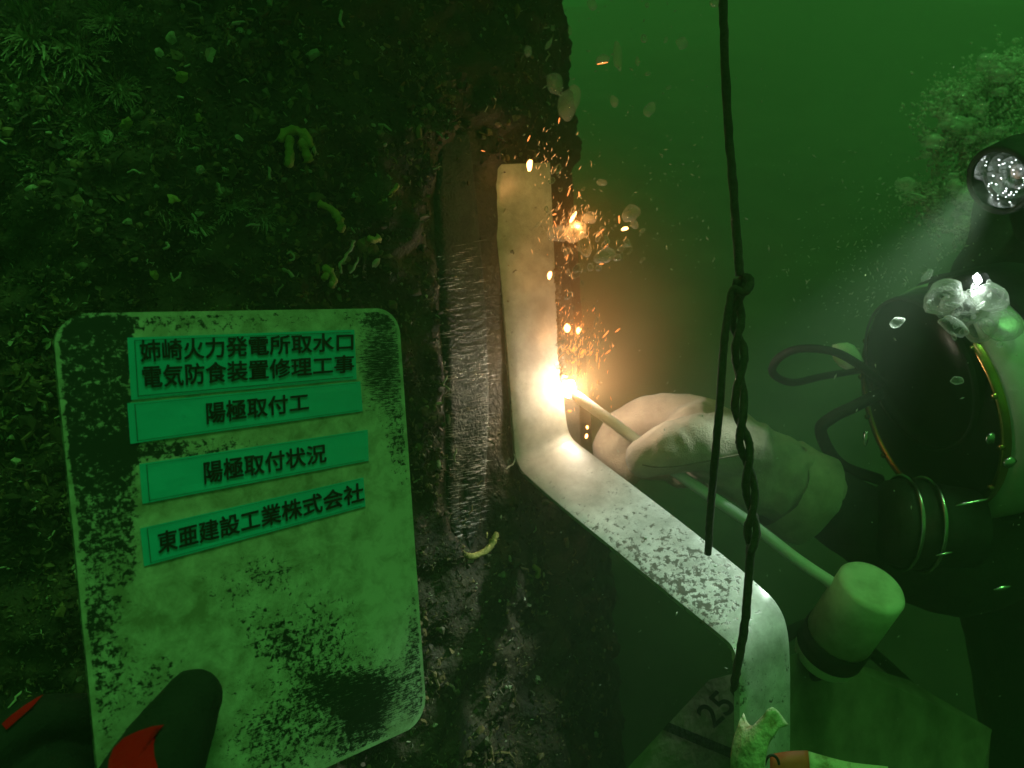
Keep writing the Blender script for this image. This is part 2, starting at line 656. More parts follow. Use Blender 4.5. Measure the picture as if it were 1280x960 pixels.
def S(px, py, off=0.0):
    """point and outward normal on the pile where the ray of a pixel meets it (None when it misses)"""
    d = ray(px, py)
    o = Vector((CAM.x - PC.x, CAM.y - PC.y))
    dd = Vector((d.x, d.y))
    a = dd.dot(dd)
    b = 2 * o.dot(dd)
    c = o.dot(o) - (PR + off) ** 2
    q = b * b - 4 * a * c
    if q < 0:
        return None
    t = (-b - math.sqrt(q)) / (2 * a)
    p = CAM + d * t
    n = Vector((p.x - PC.x, p.y - PC.y, 0)).normalized()
    return p, n


def strip_edges(py):
    """left and right edge of the cleaned steel band at picture row py"""
    ys = [165, 250, 400, 520, 620, 665, 690]
    le = [552, 545, 552, 560, 560, 566, 585]
    ri = [592, 604, 616, 618, 612, 604, 590]
    if py <= ys[0]:
        return le[0], ri[0]
    for i in range(len(ys) - 1):
        if py <= ys[i + 1]:
            t = (py - ys[i]) / (ys[i + 1] - ys[i])
            return le[i] + t * (le[i + 1] - le[i]), ri[i] + t * (ri[i + 1] - ri[i])
    return le[-1], ri[-1]


def bare_amount(px, py):
    """1 where the steel has been scraped clean, 0 under the growth"""
    l, r = strip_edges(py)
    w = 7 * noise.noise(Vector((px * 0.03, py * 0.03, 0)))
    a = smoothstep(l - 12 + w, l + 2 + w, px) * (1 - smoothstep(r + 4, r + 22, px)) if True else 0
    a *= smoothstep(150, 190, py) * (1 - smoothstep(668, 700, py))
    b = smoothstep(600, 622, px) * smoothstep(195, 212, py) * (1 - smoothstep(560, 620, py)) * 0.9
    return max(a, b)


def growth_h(p):
    return 0.016 * noise.noise(p * 22) + 0.011 * noise.noise(p * 52) + 0.016 * noise.noise(p * 8)


pile = empty('steel_pile', (PC.x, PC.y, 0.45), 'round steel pile crusted with dark marine growth behind the writing board', 'pile')
mb = MB()
NA, NZ = 520, 300
ZB, ZT = 0.55, 2.35
vs = []
for j in range(NZ + 1):
    z = ZB + (ZT - ZB) * j / NZ
    for i in range(NA):
        g = 2 * math.pi * i / NA
        n = Vector((math.sin(g), -math.cos(g), 0))
        p = Vector((PC.x, PC.y, z)) + n * PR
        h = growth_h(p) + 0.004 * noise.noise(p * 140)
        px, py, d = proj(p)
        bare = bare_amount(px, py) if (d > 0 and n.y < 0.3) else 0
        h = h * (1 - bare) - 0.006 * bare
        vs.append(p + n * h)
fs = [(j * NA + i, j * NA + (i + 1) % NA, (j + 1) * NA + (i + 1) % NA, (j + 1) * NA + i) for j in range(NZ) for i in range(NA)]
mb.add(vs, fs)
# the shaft above and below what is in view
for (z0, z1) in ((0.3, ZB), (ZT, 2.46)):
    lathe(mb, (PC.x, PC.y, 0), (0, 0, 1), [(z0, PR - 0.002), (z1, PR - 0.002)], 96)
mb.build('shaft', M['crust'], pile)

# cleaned band with torn ripple marks
mb = MB()
NU, NV = 26, 420
vs = []
for j in range(NV + 1):
    py = 168 + (690 - 168) * j / NV
    l, r = strip_edges(py)
    for i in range(NU + 1):
        u = i / NU
        px = l + (r - l) * u
        p, n = S(px, py)
        edge = min(u, 1 - u) * 6
        cur = py + 10 * (u - 0.5) ** 2 * 4 + 5 * u
        rip = noise.noise(Vector((u * 2.2, cur * 0.24, 1.7))) + 0.7 * noise.noise(Vector((u * 5, cur * 0.5, 9.1)))
        amp = 0.0009 * smoothstep(250, 420, py)
        h = 0.003 * noise.noise(Vector((u * 1.5, py * 0.012, 4))) + amp * rip - 0.0065 * (1 - min(1, edge)) ** 2 + 0.002
        groove = -0.006 * math.exp(-((u - 0.42) / 0.07) ** 2) * smoothstep(560, 640, py)
        vs.append(p + n * (-0.004 + h + groove))
fs = [(j * (NU + 1) + i, (j + 1) * (NU + 1) + i, (j + 1) * (NU + 1) + i + 1, j * (NU + 1) + i + 1) for j in range(NV) for i in range(NU)]
mb.add(vs, fs)
band = mb.build('scraped_band', M['bare'], pile)
band['label'] = 'scraped bare steel band with torn ripple marks'
mb = MB()
rng = random.Random(4)
for k in range(640):
    py = rng.uniform(300, 672)
    if rng.random() > 0.25 + 0.75 * smoothstep(330, 600, py):
        continue
    l, r = strip_edges(py)
    u = min(0.97, max(0.03, rng.choice([rng.gauss(0.2, 0.13), rng.gauss(0.72, 0.16)])))
    ln = rng.uniform(0.10, 0.38)
    pts = []
    for q in range(5):
        uu = u + ln * (q / 4 - 0.5)
        p, n = S(l + (r - l) * uu, py - 9 * (uu - u) + 14 * (uu - u) ** 2 + rng.uniform(-0.6, 0.6))
        pts.append(p + n * 0.0002)
    tube(mb, pts, [0.00003, 0.00014, 0.00020, 0.00014, 0.00003], 4)
o = mb.build('scrape_burr', M['burr'], pile)
o['kind'] = 'stuff'

# marine growth that nobody could count: one mass of granules, flakes and little tubes
BARE_KEEP = 0.05
mb = MB()
rng = random.Random(7)


def tangent_frame(n):
    t = Vector((0, 0, 1)).cross(n).normalized()
    return t, Vector((0, 0, 1)), n


OCT_V = [Vector(v) for v in ((1, 0, 0), (-1, 0, 0), (0, 1, 0), (0, -1, 0), (0, 0, 1), (0, 0, -1))]
OCT_F = [(0, 2, 4), (2, 1, 4), (1, 3, 4), (3, 0, 4), (2, 0, 5), (1, 2, 5), (3, 1, 5), (0, 3, 5)]
count = 0
tries = 0
while count < 26000 and tries < 90000:
    tries += 1
    px = rng.uniform(-160, 760)
    py = rng.uniform(-140, 1060)
    s = S(px, py)
    if s is None:
        continue
    if bare_amount(px, py) > 0.25 and rng.random() > BARE_KEEP:
        continue
    if 110 < px < 500 and 430 < py < 940 and rng.random() < 0.85:
        continue
    p, n = s
    clump = noise.noise(p * 14) + 0.5 * noise.noise(p * 40)
    if clump < -0.15 and rng.random() < 0.6:
        continue
    t, b, _ = tangent_frame(n)
    h = growth_h(p)
    p = p + n * h
    k = rng.random()
    sz = rng.uniform(0.0010, 0.0030) * (1.8 if rng.random() < 0.08 else 1) * (1 + 0.9 * max(-0.6, noise.noise(p * 9 + Vector((3, 1, 8)))))
    mi = rng.choices([0, 1, 2, 3], [0.50, 0.27, 0.17, 0.06])[0]
    if k < 0.50:
        blob(mb, p + n * sz * 0.3, (sz * rng.uniform(0.4, 1.4), sz * rng.uniform(0.4, 1.4), sz * rng.uniform(0.4, 1.0)), (OCT_V, OCT_F) if sz < 0.0026 else ICO1, mi, 0.9, 2.0, rng.random() * 50, (t, b, n))
    elif k < 0.62:
        # curled flake
        g = rng.uniform(0, 6.28)
        d1 = (math.cos(g) * t + math.sin(g) * b)
        d2 = (n * rng.uniform(0.5, 1.2) + (-math.sin(g) * t + math.cos(g) * b) * rng.uniform(0.2, 0.9)).normalized()
        w = sz * rng.uniform(0.5, 1.2)
        ln = sz * rng.uniform(1.2, 2.6)
        bend = n * sz * rng.uniform(-0.4, 0.5)
        q = [p - d1 * w, p + d1 * w, p - d1 * w * 1.1 + d2 * ln * 0.55 + bend, p + d1 * w * 1.1 + d2 * ln * 0.55 + bend, p - d1 * w * 0.3 + d2 * ln, p + d1 * w * 0.3 + d2 * ln]
        mb.add(q, [(0, 1, 3, 2), (2, 3, 5, 4)], mi)
    else:
        g = rng.uniform(0, 6.28)
        d1 = (math.cos(g) * t + math.sin(g) * b)
        pts = [p, p + d1 * sz + n * sz * 0.8, p + d1 * sz * 1.7 + n * sz * rng.uniform(0.4, 1.6) + t * sz * rng.uniform(-0.8, 0.8), p + d1 * sz * 2.2 + b * sz * rng.uniform(-1.2, 1.2) + n * sz * rng.uniform(0.4, 1.8)]
        r0 = sz * rng.uniform(0.16, 0.3)
        tube(mb, pts, [r0 * 1.2, r0, r0, r0 * 0.6], 5, mi, cap=False)
    count += 1
tag(mb.build('marine_growth', [M['grow_dark'], M['grow_olive'], M['grow_green'], M['grow_pale']], smooth=False), 'fine crust of algae, worm tubes and shell grit on the pile', 'marine growth', kind='stuff')


# ---- growths that stand out singly
def make_tuft(px, py, size_px, label, group, seed, mt='tuft', pale=0.12, droop=0.4):
    rg = random.Random(seed)
    p, n = S(px, py)
    t, b, _ = tangent_frame(n)
    L = size_px * (p - CAM).dot(F_AX) / F_PX * 0.62
    m2 = MB()
    base = p - n * 0.004
    lean = t * rg.uniform(-0.5, 0.5) + b * rg.uniform(-0.6, 0.3)
    for k in range(rg.randint(170, 230)):
        g = rg.uniform(0, 6.28)
        e = rg.uniform(0.15, 1.15)
        d = (n * math.cos(e) + (math.cos(g) * t + math.sin(g) * b) * math.sin(e) + lean * 0.5).normalized()
        l = L * rg.uniform(0.15, 0.62)
        s0 = base + (math.cos(g) * t + math.sin(g) * b) * L * rg.uniform(0, 0.75)
        side = d.cross(n)
        side = side.normalized() if side.length > 1e-3 else t
        w = L * rg.uniform(0.012, 0.045)
        m1 = s0 + d * l * 0.55
        m3 = s0 + d * l - b * l * droop * rg.uniform(0, 0.7) + side * l * rg.uniform(-0.2, 0.2)
        q = [s0 - side * w * 0.6, s0 + side * w * 0.6, m1 - side * w, m1 + side * w, m3 - side * w * 0.35, m3 + side * w * 0.35]
        m2.add(q, [(0, 1, 3, 2), (2, 3, 5, 4)], 1 if rg.random() < pale else 0)
        # short side barbs
        for z in range(3):
            c = s0.lerp(m3, 0.35 + 0.2 * z)
            sgn = 1 if (z + k) % 2 else -1
            e2 = c + side * sgn * l * 0.16 + d * l * 0.12
            m2.add([c - d * w * 0.6, c + d * w * 0.6, e2], [(0, 1, 2)], 0)
    blob(m2, base, (L * 0.3, L * 0.3, L * 0.2), ICO1, 0, 0.5, 2, seed, (t, b, n))
    o = m2.build('algae_tuft', [M[mt], M['grow_pale']])
    return tag(o, label, 'algae', group)


TUFTS = [(30, 40, 92, 'big pale green algae tuft in the top left corner of the pile'),
         (92, 62, 66, 'wide algae tuft right of the big one in the top corner'),
         (135, 22, 50, 'algae tuft with drooping tip along the top left edge'),
         (28, 108, 80, 'dim broad algae tuft under the big corner one'),
         (66, 150, 60, 'dark algae tuft halfway down the far left of the pile'),
         (146, 108, 48, 'small crown shaped algae tuft alone in a dark patch'),
         (106, 134, 40, 'thin algae tuft left of a dark hollow'),
         (118, 168, 58, 'round algae tuft beside two leafy fronds'),
         (176, 176, 40, 'leafy fan algae tuft beside two small fronds'),
         (226, 166, 58, 'feathery algae tuft hanging from the middle of the upper pile'),
         (126, 196, 52, 'curly algae tuft below the round one'),
         (62, 208, 62, 'dim algae tuft near the left edge above the white shell'),
         (92, 268, 62, 'striped feathery algae tuft below the white shell'),
         (196, 250, 66, 'loose olive algae tuft left of the pale worm tube cluster'),
         (156, 226, 40, 'little ragged algae tuft between two larger ones'),
         (246, 276, 40, 'short algae tuft with bright tips left of the tube cluster'),
         (290, 258, 46, 'bright leafy algae tuft at the heart of the tube cluster'),
         (330, 270, 36, 'small algae tuft right of the bright leafy one')]
for k, (px, py, sz, lb) in enumerate(TUFTS):
    make_tuft(px, py, sz, lb, 'algae tufts on the pile', 100 + k, pale=0.3 if 'bright' in lb or 'striped' in lb else 0.1)


def surf_path(pp, lift):
    out = []
    for i, q in enumerate(pp):
        s = S(q[0], q[1])
        out.append(s[0] + s[1] * (lift if len(q) < 3 else q[2]))
    return out


# yellow sponges
SPONGES = [([[(345, 182), (352, 172), (364, 168), (378, 176), (383, 190)], [(357, 174), (358, 196), (357, 214)], [(372, 178), (378, 198), (381, 208)]], 5.5, 'yellow umbrella shaped sponge with two dripping arms on the pile'),
           ([[(392, 258), (402, 262), (414, 272), (420, 284), (421, 294)]], 5.0, 'yellow sponge bent like a hook above the board'),
           ([[(398, 336), (406, 342), (411, 352), (408, 362)], [(404, 344), (398, 352)]], 4.5, 'yellow brown forked sponge just above the board'),
           ([[(478, 248), (485, 240), (489, 234)], [(470, 258), (480, 246)]], 4.0, 'small yellow sponge left of the scraped band'),
           ([[(452, 300), (460, 303), (468, 300)]], 4.5, 'dull yellow sponge lump near the scraped band'),
           ([[(566, 690), (580, 694), (596, 688), (606, 676), (610, 664)]], 4.5, 'yellow sponge curled under the lower tip of the scraped band'),
           ([[(655, 706), (661, 712), (660, 722)]], 4.0, 'lone yellow sponge on the dark pile below the bent bar')]
for k, (arms, w, lb) in enumerate(SPONGES):
    m2 = MB()
    for a in arms:
        pp = catmull(surf_path(a, 0.012), 5)
        rr = [w * 0.8 / F_PX * (0.75 + 0.5 * abs(noise.noise(Vector((i * 0.9, k * 3.0, 0.4))))) for i in range(len(pp))]
        rr[0] *= 0.5
        rr[-1] *= 0.5
        tube(m2, pp, rr, 9, wob=0.6)
    tag(m2.build('sponge', M['sponge']), lb, 'sponge', 'sponges on the pile')

# pale worm tubes and shell bits
WORMS = [([(420, 22), (417, 32), (421, 42)], 2.4, 'curved white worm tube alone near the top of the pile'),
         ([(436, 304), (430, 316), (424, 326), (419, 334), (418, 343)], 2.4, 'branching pale worm tube right of the hooked sponge'),
         ([(440, 325), (436, 336), (430, 344)], 1.7, 'thin pale worm tube beside the branching one'),
         ([(332, 214), (334, 228)], 2.0, 'short straight pale tube below the umbrella sponge'),
         ([(348, 338), (356, 343), (361, 350)], 2.6, 'fat pale worm tube a little above the board'),
         ([(352, 322), (358, 318), (362, 326), (356, 330)], 1.5, 'pale worm tube curled in a ring above the board'),
         ([(216, 344), (218, 354), (224, 350), (226, 343)], 1.6, 'small hook shaped worm tube above the board'),
         ([(208, 306), (212, 312), (205, 316)], 2.2, 'star of pale tube bits left of the hooked sponge'),
         ([(252, 290), (256, 300)], 2.2, 'pale stub tube at the lower right of the tube cluster'),
         ([(238, 292), (248, 297)], 1.8, 'slanted pale tube at the foot of the tube cluster'),
         ([(270, 235), (276, 246)], 2.0, 'pale tube above the tube cluster'),
         ([(305, 286), (322, 285)], 1.8, 'level pale tube right of the tube cluster'),
         ([(162, 221), (170, 220), (176, 224)], 1.6, 'tiny white tube under the leafy fan algae'),
         ([(0, 182), (10, 181), (18, 187)], 1.8, 'pale looped tube at the left picture edge'),
         ([(240, 270), (244, 280)], 1.8, 'white tube on the left of the tube cluster'),
         ([(222, 129), (230, 131)], 1.6, 'small bent white tube upper middle of the pile'),
         ([(560, 560), (556, 572), (562, 580)], 1.6, 'pale worm tube on the left rim of the scraped band'),
         ([(548, 470), (544, 480), (550, 488)], 1.6, 'pale worm tube on the rim beside the board corner'),
         ([(628, 566), (631, 574), (626, 582), (620, 586)], 1.2, 'thin white curled tube left of the first bend of the bar')]
for k, (a, w, lb) in enumerate(WORMS):
    pp = catmull(surf_path(a, 0.014), 5)
    rr = [w * 0.55 / F_PX * (1 + 0.5 * noise.noise(Vector((i * 0.8, k * 2.0, 3)))) for i in range(len(pp))]
    rr[0] *= 0.5
    rr[-1] *= 1.2
    pp = [q + 0.0022 * Vector((noise.noise(q * 160), 0, noise.noise(q * 160 + Vector((7, 7, 7))))) for q in pp]
    m2 = MB()
    tube(m2, pp, rr, 8, wob=0.4)
    tag(m2.build('worm_tube', M['shell']), lb, 'worm tube', 'worm tubes on the pile')

SHELLS = [(48, 243, 9, 'white chipped shell at the left of the pile'), (215, 54, 7, 'round pale shell near two small ones on the upper pile'),
          (200, 72, 6, 'pale shell left of the darker round one'), (227, 102, 7, 'yellowish round shell on the upper pile'),
          (152, 206, 6, 'pale green shell under the round algae tuft'), (464, 331, 7, 'white broken shell right of the branching worm tube'),
          (297, 177, 5, 'small white shell left of the umbrella sponge'), (250, 216, 5, 'white shell crumb above the tube cluster'),
          (195, 346, 6, 'oval olive shell just above the board'), (105, 243, 4, 'tiny white round shell'), (248, 152, 5, 'little yellow shell right of the feathery algae tuft'),
          (160, 160, 8, 'leaf shaped shell of the frond pair'), (218, 252, 8, 'wide green shell left of the tube cluster'),
          (600, 668, 5, 'yellow shell bit under the scraped band'), (308, 952, 4, 'white shell crumb low in the dark below the board')]
for k, (px, py, sz, lb) in enumerate(SHELLS):
    p, n = S(px, py)
    t, b, _ = tangent_frame(n)
    r = sz / F_PX * 0.72
    rg = random.Random(k + 40)
    g = rg.uniform(0, 3)
    d1 = math.cos(g) * t + math.sin(g) * b
    d2 = -math.sin(g) * t + math.cos(g) * b
    m2 = MB()
    vs, fs = [], []
    RR, RS = 5, 12
    for i in range(RR + 1):
        for q in range(RS):
            a = 2 * math.pi * q / RS
            rad = r * (i / RR) * (1 + 0.65 * noise.noise(Vector((math.cos(a) * 1.8, math.sin(a) * 1.8, k * 5.0))))
            z = 0.35 * r * (1 - (i / RR) ** 2) * (1 + 0.3 * math.cos(a * 7)) + 0.5 * r * (i / RR) * math.cos(a - 1)
            vs.append(p + n * (0.010 + z) + d1 * rad * math.cos(a) + d2 * rad * 0.75 * math.sin(a))
    for i in range(RR):
        for q in range(RS):
            fs.append((i * RS + q, (i + 1) * RS + q, (i + 1) * RS + (q + 1) % RS, i * RS + (q + 1) % RS))
    m2.add(vs, fs)
    tag(m2.build('shell', M['shell'] if 'white' in lb or 'pale' in lb else M['sponge']), lb, 'shell', 'shells on the pile')

# ------------------------------------------------------------------ the bent bar
bar = empty('anode_bracket', P(650, 480, 0.88), 'bent bright steel flat bar, pitted grey on its slanting middle, being welded', 'bracket')
LE = [(612, 206, .880), (618, 265, .877), (625, 330, .873), (632, 405, .870), (638, 480, .866), (643, 545, .861), (645, 569, .858), (649, 581, .853), (657, 592, .845), (700, 630, .81), (780, 695, .752), (860, 760, .70), (900, 792, .674), (915, 806, .664), (922, 824, .657), (925, 850, .655), (926, 900, .655), (926, 980, .655), (926, 1080, .655)]
RE = [(688, 203, .905), (691, 265, .903), (694, 330, .900), (698, 405, .896), (702, 470, .892), (707, 516, .889), (710.5, 536, .886), (715, 546, .881), (723, 554, .874), (765, 586, .842), (840, 643, .785), (915, 702, .733), (950, 732, .708), (970, 752, .698), (983, 778, .692), (988, 812, .690), (989, 880, .690), (989, 980, .690), (989, 1080, .690)]
lp = catmull([P(*q) for q in LE], 6)
rp_ = catmull([P(*q) for q in RE], 6)
mb = MB()
NW = 12
TH = 0.008
nr = len(lp)
front, back = [], []
pit = []
for i in range(nr):
    tl = (lp[min(i + 1, nr - 1)] - lp[max(i - 1, 0)])
    w = (rp_[i] - lp[i])
    nn = tl.cross(w).normalized()
    if nn.dot(F_AX) > 0:
        nn = -nn
    rowf, rowb = [], []
    for k in range(NW + 1):
        u = k / NW
        q = lp[i].lerp(rp_[i], u)
        round_ = 0.0012 * max(0, abs(2 * u - 1) - 0.8) / 0.2
        q2 = q + nn * (-round_ + 0.00035 * noise.noise(q * 60))
        rowf.append(q2)
        rowb.append(q - nn * (TH - round_))
        px, py, d = proj(q)
        a = 0.0
        a += 0.13 * math.exp(-(((px - 850) / 75) ** 2 + ((py - 715) / 55) ** 2))
        a += 0.12 * math.exp(-(((px - 900) / 45) ** 2 + ((py - 752) / 40) ** 2))
        a += 0.07 * math.exp(-(((px - 790) / 95) ** 2 + ((py - 655) / 75) ** 2)) + 0.02
        a += 0.05 * (1 if py > 820 else 0)
        if u < 0.18:
            a += 0.04 * smoothstep(600, 700, px)
        pit.append(a)
    front.append(rowf)
    back.append(rowb)
W1 = NW + 1
vs = [v for r in front for v in r]
mb.add(vs, [(i * W1 + k, i * W1 + k + 1, (i + 1) * W1 + k + 1, (i + 1) * W1 + k) for i in range(nr - 1) for k in range(NW)])
vs = [v for r in back for v in r]
mb.add(vs, [(i * W1 + k, (i + 1) * W1 + k, (i + 1) * W1 + k + 1, i * W1 + k + 1) for i in range(nr - 1) for k in range(NW)])
pit = pit + pit
for kk in (0, NW):
    vs = [v for i in range(nr) for v in (front[i][kk], back[i][kk])]
    mb.add(vs, [(2 * i, 2 * i + 2, 2 * i + 3, 2 * i + 1) for i in range(nr - 1)])
    pit += [0.09] * len(vs)
for ii in (0, nr - 1):
    vs = front[ii] + back[ii]
    mb.add(vs, [(k, k + 1, W1 + k + 1, W1 + k) for k in range(NW)])
    pit += [0.10] * len(vs)
o = mb.build('flat_bar', M['bar'], bar)
at = o.data.attributes.new('pit', 'FLOAT', 'POINT')
at.data.foreach_set('value', pit)

# dark steel plate on the pile, behind the upright leg of the bar
mb = MB()
PLT = [(640, 212, .915), (700, 208, .935), (712, 330, .932), (722, 470, .926), (726, 560, .920), (690, 575, .905), (660, 560, .90)]
f_ = [P(*q) for q in PLT]
b_ = [q + F_AX * 0.05 for q in f_]
mb.add(f_ + b_, [tuple(range(7)), tuple(reversed(range(7, 14)))] + [(i, 7 + i, 7 + (i + 1) % 7, (i + 1) % 7) for i in range(7)])
mb.build('welded_plate', M['plate'], pile, smooth=False)

# weld bead along the right edge of the upright leg
mb = MB()
rng = random.Random(5)
bead = catmull([P(694, 338, .902), P(697, 395, .899), P(701, 450, .895), P(705, 488, .892)], 12)
for i, q in enumerate(bead):
    blob(mb, q + Vector((rng.uniform(-.001, .002), 0.002, 0)), (0.0055 * rng.uniform(.8, 1.2), 0.006, 0.004), ICO1, 0, 0.4, 2, i)
wb = mb.build('weld_bead', M['weld'], bar)
wb['label'] = 'rough fresh weld bead along the edge'

# ------------------------------------------------------------------ writing board
TL, TR, BL = P(64, 392, .420), P(498, 385, .563), P(134, 1085, .420)
bu = (TR - TL)
bv = (BL - TL)
bn = bu.cross(bv).normalized()
if bn.dot(F_AX) > 0:
    bn = -bn


def B(px, py, off=0.0):
    d = ray(px, py)
    o = TL + bn * off
    t = (o - CAM).dot(bn) / d.dot(bn)
    return CAM + d * t


BR = B(534, 902)
CORN = [TL, TR, BR, BL]
board = empty('writing_board', TL.lerp(BR, 0.5), 'worn black writing board with scratched white paint and four green text labels', 'board')


def bil(u, v):
    return TL.lerp(TR, u).lerp(BL.lerp(BR, u), v)


NU, NV = 150, 210
TB = 0.004


def rounded(u, v):
    """squash the parameter square to rounded corners"""
    r = 0.085
    au, av = u * 1.0, v * 1.35
    W_, H_ = 1.0, 1.35
    x, y = au, av
    for cx, cy_, sx, sy in ((r, r, -1, -1), (W_ - r, r, 1, -1), (W_ - r, H_ - r, 1, 1), (r, H_ - r, -1, 1)):
        dx, dy = (x - cx) * sx, (y - cy_) * sy
        if dx > 0 and dy > 0:
            mxx = max(dx, dy)
            L_ = math.hypot(dx, dy)
            if L_ > 0:
                k = mxx / L_
                x, y = cx + sx * dx * k, cy_ + sy * dy * k
    return x, y / 1.35


def gauss(px, py, cx, cy_, sx, sy, rot=0.0):
    dx, dy = px - cx, py - cy_
    c, s = math.cos(rot), math.sin(rot)
    a, b_2 = (dx * c + dy * s) / sx, (-dx * s + dy * c) / sy
    return math.exp(-(a * a + b_2 * b_2))


mb = MB()
vs, uvs, wear, scratch, stain = [], [], [], [], []
for j in range(NV + 1):
    for i in range(NU + 1):
        u, v = rounded(i / NU, j / NV)
        p = bil(u, v)
        vs.append(p)
        uvs.append((u, -v * 1.38))
        px, py, d = proj(p)
        g = lambda *a: gauss(px, py, *a)
        w = 0.112
        w += 0.11 * smoothstep(426, 406, py) * (1 - smoothstep(230, 400, px)) + 0.06 * smoothstep(416, 402, py) * smoothstep(230, 400, px)
        w += 0.185 * smoothstep(176, 158, px) * (1 - smoothstep(500, 640, py)) * (1 - 0.4 * smoothstep(424, 404, py))
        w += 0.155 * smoothstep(185, 160, px) * smoothstep(500, 620, py) * (1 - smoothstep(690, 790, py))
        w += 0.13 * g(250, 560, 130, 14) + 0.10 * g(190, 566, 40, 14)
        w += 0.11 * g(125, 830, 60, 60) + 0.07 * smoothstep(165, 130, px) * smoothstep(740, 800, py)
        w += 0.16 * g(478, 450, 34, 70) + 0.12 * g(500, 560, 18, 60)
        w += 0.12 * g(330, 715, 50, 28) + 0.12 * g(395, 790, 70, 50, -0.7)
        w += 0.115 * g(470, 875, 90, 50, -0.5) + 0.16 * g(522, 810, 14, 80) + 0.12 * g(340, 920, 80, 60)
        w += 0.05 * g(420, 850, 60, 50)
        w -= 0.06 * g(470, 700, 50, 80)
        if py > 690:
            w = min(w, 0.235)
        eu, ev = min(i, NU - i) / NU, min(j, NV - j) / NV * 1.35
        w -= (0.15 + 0.14 * noise.noise(Vector((px * .03, py * .03, 6)))) * (1 - smoothstep(0.003, 0.014, min(eu, ev)))
        w += 0.07 * smoothstep(0.03, -0.4, noise.noise(Vector((px * .012, py * .012, 9)))) * smoothstep(690, 760, py)
        sc = 0.0
        sc = max(0.30, g(475, 460, 45, 90), 0.8 * g(460, 880, 110, 70), 0.6 * g(520, 820, 30, 80), 0.45 * g(400, 402, 100, 20), 0.5 * g(330, 930, 60, 60))
        stn = 0.16 * g(150, 740, 14, 60) + 0.15 * g(190, 778, 50, 12, -0.1) + 0.15 * g(250, 740, 10, 40) + 0.08 * g(350, 610, 160, 20)
        stn -= 0.10 * g(490, 700, 50, 160)
        wear.append(w)
        scratch.append(min(1, sc))
        stain.append(stn)
U1 = NU + 1
nf = len(vs)
mb.add(vs, [(j * U1 + i, (j + 1) * U1 + i, (j + 1) * U1 + i + 1, j * U1 + i + 1) for j in range(NV) for i in range(NU)], 0)
# rim and back
loop = [i for i in range(NU + 1)] + [j * U1 + NU for j in range(1, NV + 1)] + [NV * U1 + i for i in range(NU - 1, -1, -1)] + [j * U1 for j in range(NV - 1, 0, -1)]
rv = [vs[i] for i in loop]
rim_in = [q - bn * TB for q in rv]
k0 = len(rv)
mb.add(rv + rim_in, [(i, (i + 1) % k0, k0 + (i + 1) % k0, k0 + i) for i in range(k0)], 1)
mb.add(rim_in, [tuple(range(k0))], 1)
M['board_edge'] = mat('board_edge', (0.02, 0.021, 0.018), (0.36, 0.37, 0.30), 140, rough=0.6, lo=0.42, hi=0.6)
o = mb.build('panel', [M['board'], M['board_edge']], board)
me = o.data
nv_ = len(me.vertices)
for nm, arr in (('wear', wear), ('scratch', scratch), ('stain', stain)):
    a = me.attributes.new(nm, 'FLOAT', 'POINT')
    a.data.foreach_set('value', arr + [0.0] * (nv_ - nf))
uvl = me.uv_layers.new(name='board')
fl = []
for lo in me.loops:
    fl += list(uvs[lo.vertex_index]) if lo.vertex_index < nf else [0, 0]
uvl.data.foreach_set('uv', fl)


def text_mesh(text, bold):
    """flat lettering; strokes along every outline make it bold. Returns unit-square coordinates and faces"""
    cu = bpy.data.curves.new('text', 'FONT')
    cu.body = text
    cu.resolution_u = 4
    ob = bpy.data.objects.new('text', cu)
    COL.objects.link(ob)
    dg = bpy.context.evaluated_depsgraph_get()
    tm = bpy.data.meshes.new_from_object(ob.evaluated_get(dg))
    bpy.data.objects.remove(ob)
    vs = [Vector((v.co.x, v.co.y)) for v in tm.vertices]
    fs = [tuple(p.vertices) for p in tm.polygons]
    bpy.data.meshes.remove(tm)
    cnt = {}
    for f in fs:
        for a, b in zip(f, f[1:] + f[:1]):
            e = (min(a, b), max(a, b))
            cnt[e] = cnt.get(e, 0) + 1
    if bold:
        for (a, b), n in list(cnt.items()):
            if n != 1:
                continue
            d = vs[b] - vs[a]
            if d.length < 1e-6:
                continue
            d.normalize()
            q = Vector((-d.y, d.x)) * bold
            e = d * bold * 0.8
            k = len(vs)
            vs += [vs[a] - e * .5 - q, vs[a] - e - q * 0, vs[a] - e * .5 + q, vs[b] + e * .5 + q, vs[b] + e, vs[b] + e * .5 - q]
            fs.append((k, k + 1, k + 2, k + 3, k + 4, k + 5))
    x0, x1 = min(v.x for v in vs), max(v.x for v in vs)
    y0, y1 = min(v.y for v in vs), max(v.y for v in vs)
    return [((v.x - x0) / (x1 - x0), 1 - (v.y - y0) / (y1 - y0)) for v in vs], fs


def text_quad(text, box, fn, mt, parent, name, bold=.0):
    uv_, fs = text_mesh(text, bold)
    m2 = MB()
    vs = []
    for u, w in uv_:
        x = (box[0][0] * (1 - u) + box[1][0] * u) * (1 - w) + (box[3][0] * (1 - u) + box[2][0] * u) * w
        y = (box[0][1] * (1 - u) + box[1][1] * u) * (1 - w) + (box[3][1] * (1 - u) + box[2][1] * u) * w
        vs.append(fn(x, y))
    m2.add(vs, fs)
    return m2.build(name, mt, parent, smooth=False)


def quad_grid(q, off, nu=24, nv=4, jag=0.0):
    vs = []
    for j in range(nv + 1):
        for i in range(nu + 1):
            u, v = i / nu, j / nv
            x = (q[0][0] * (1 - u) + q[1][0] * u) * (1 - v) + (q[3][0] * (1 - u) + q[2][0] * u) * v
            y = (q[0][1] * (1 - u) + q[1][1] * u) * (1 - v) + (q[3][1] * (1 - u) + q[2][1] * u) * v
            vs.append((x, y))
    return vs


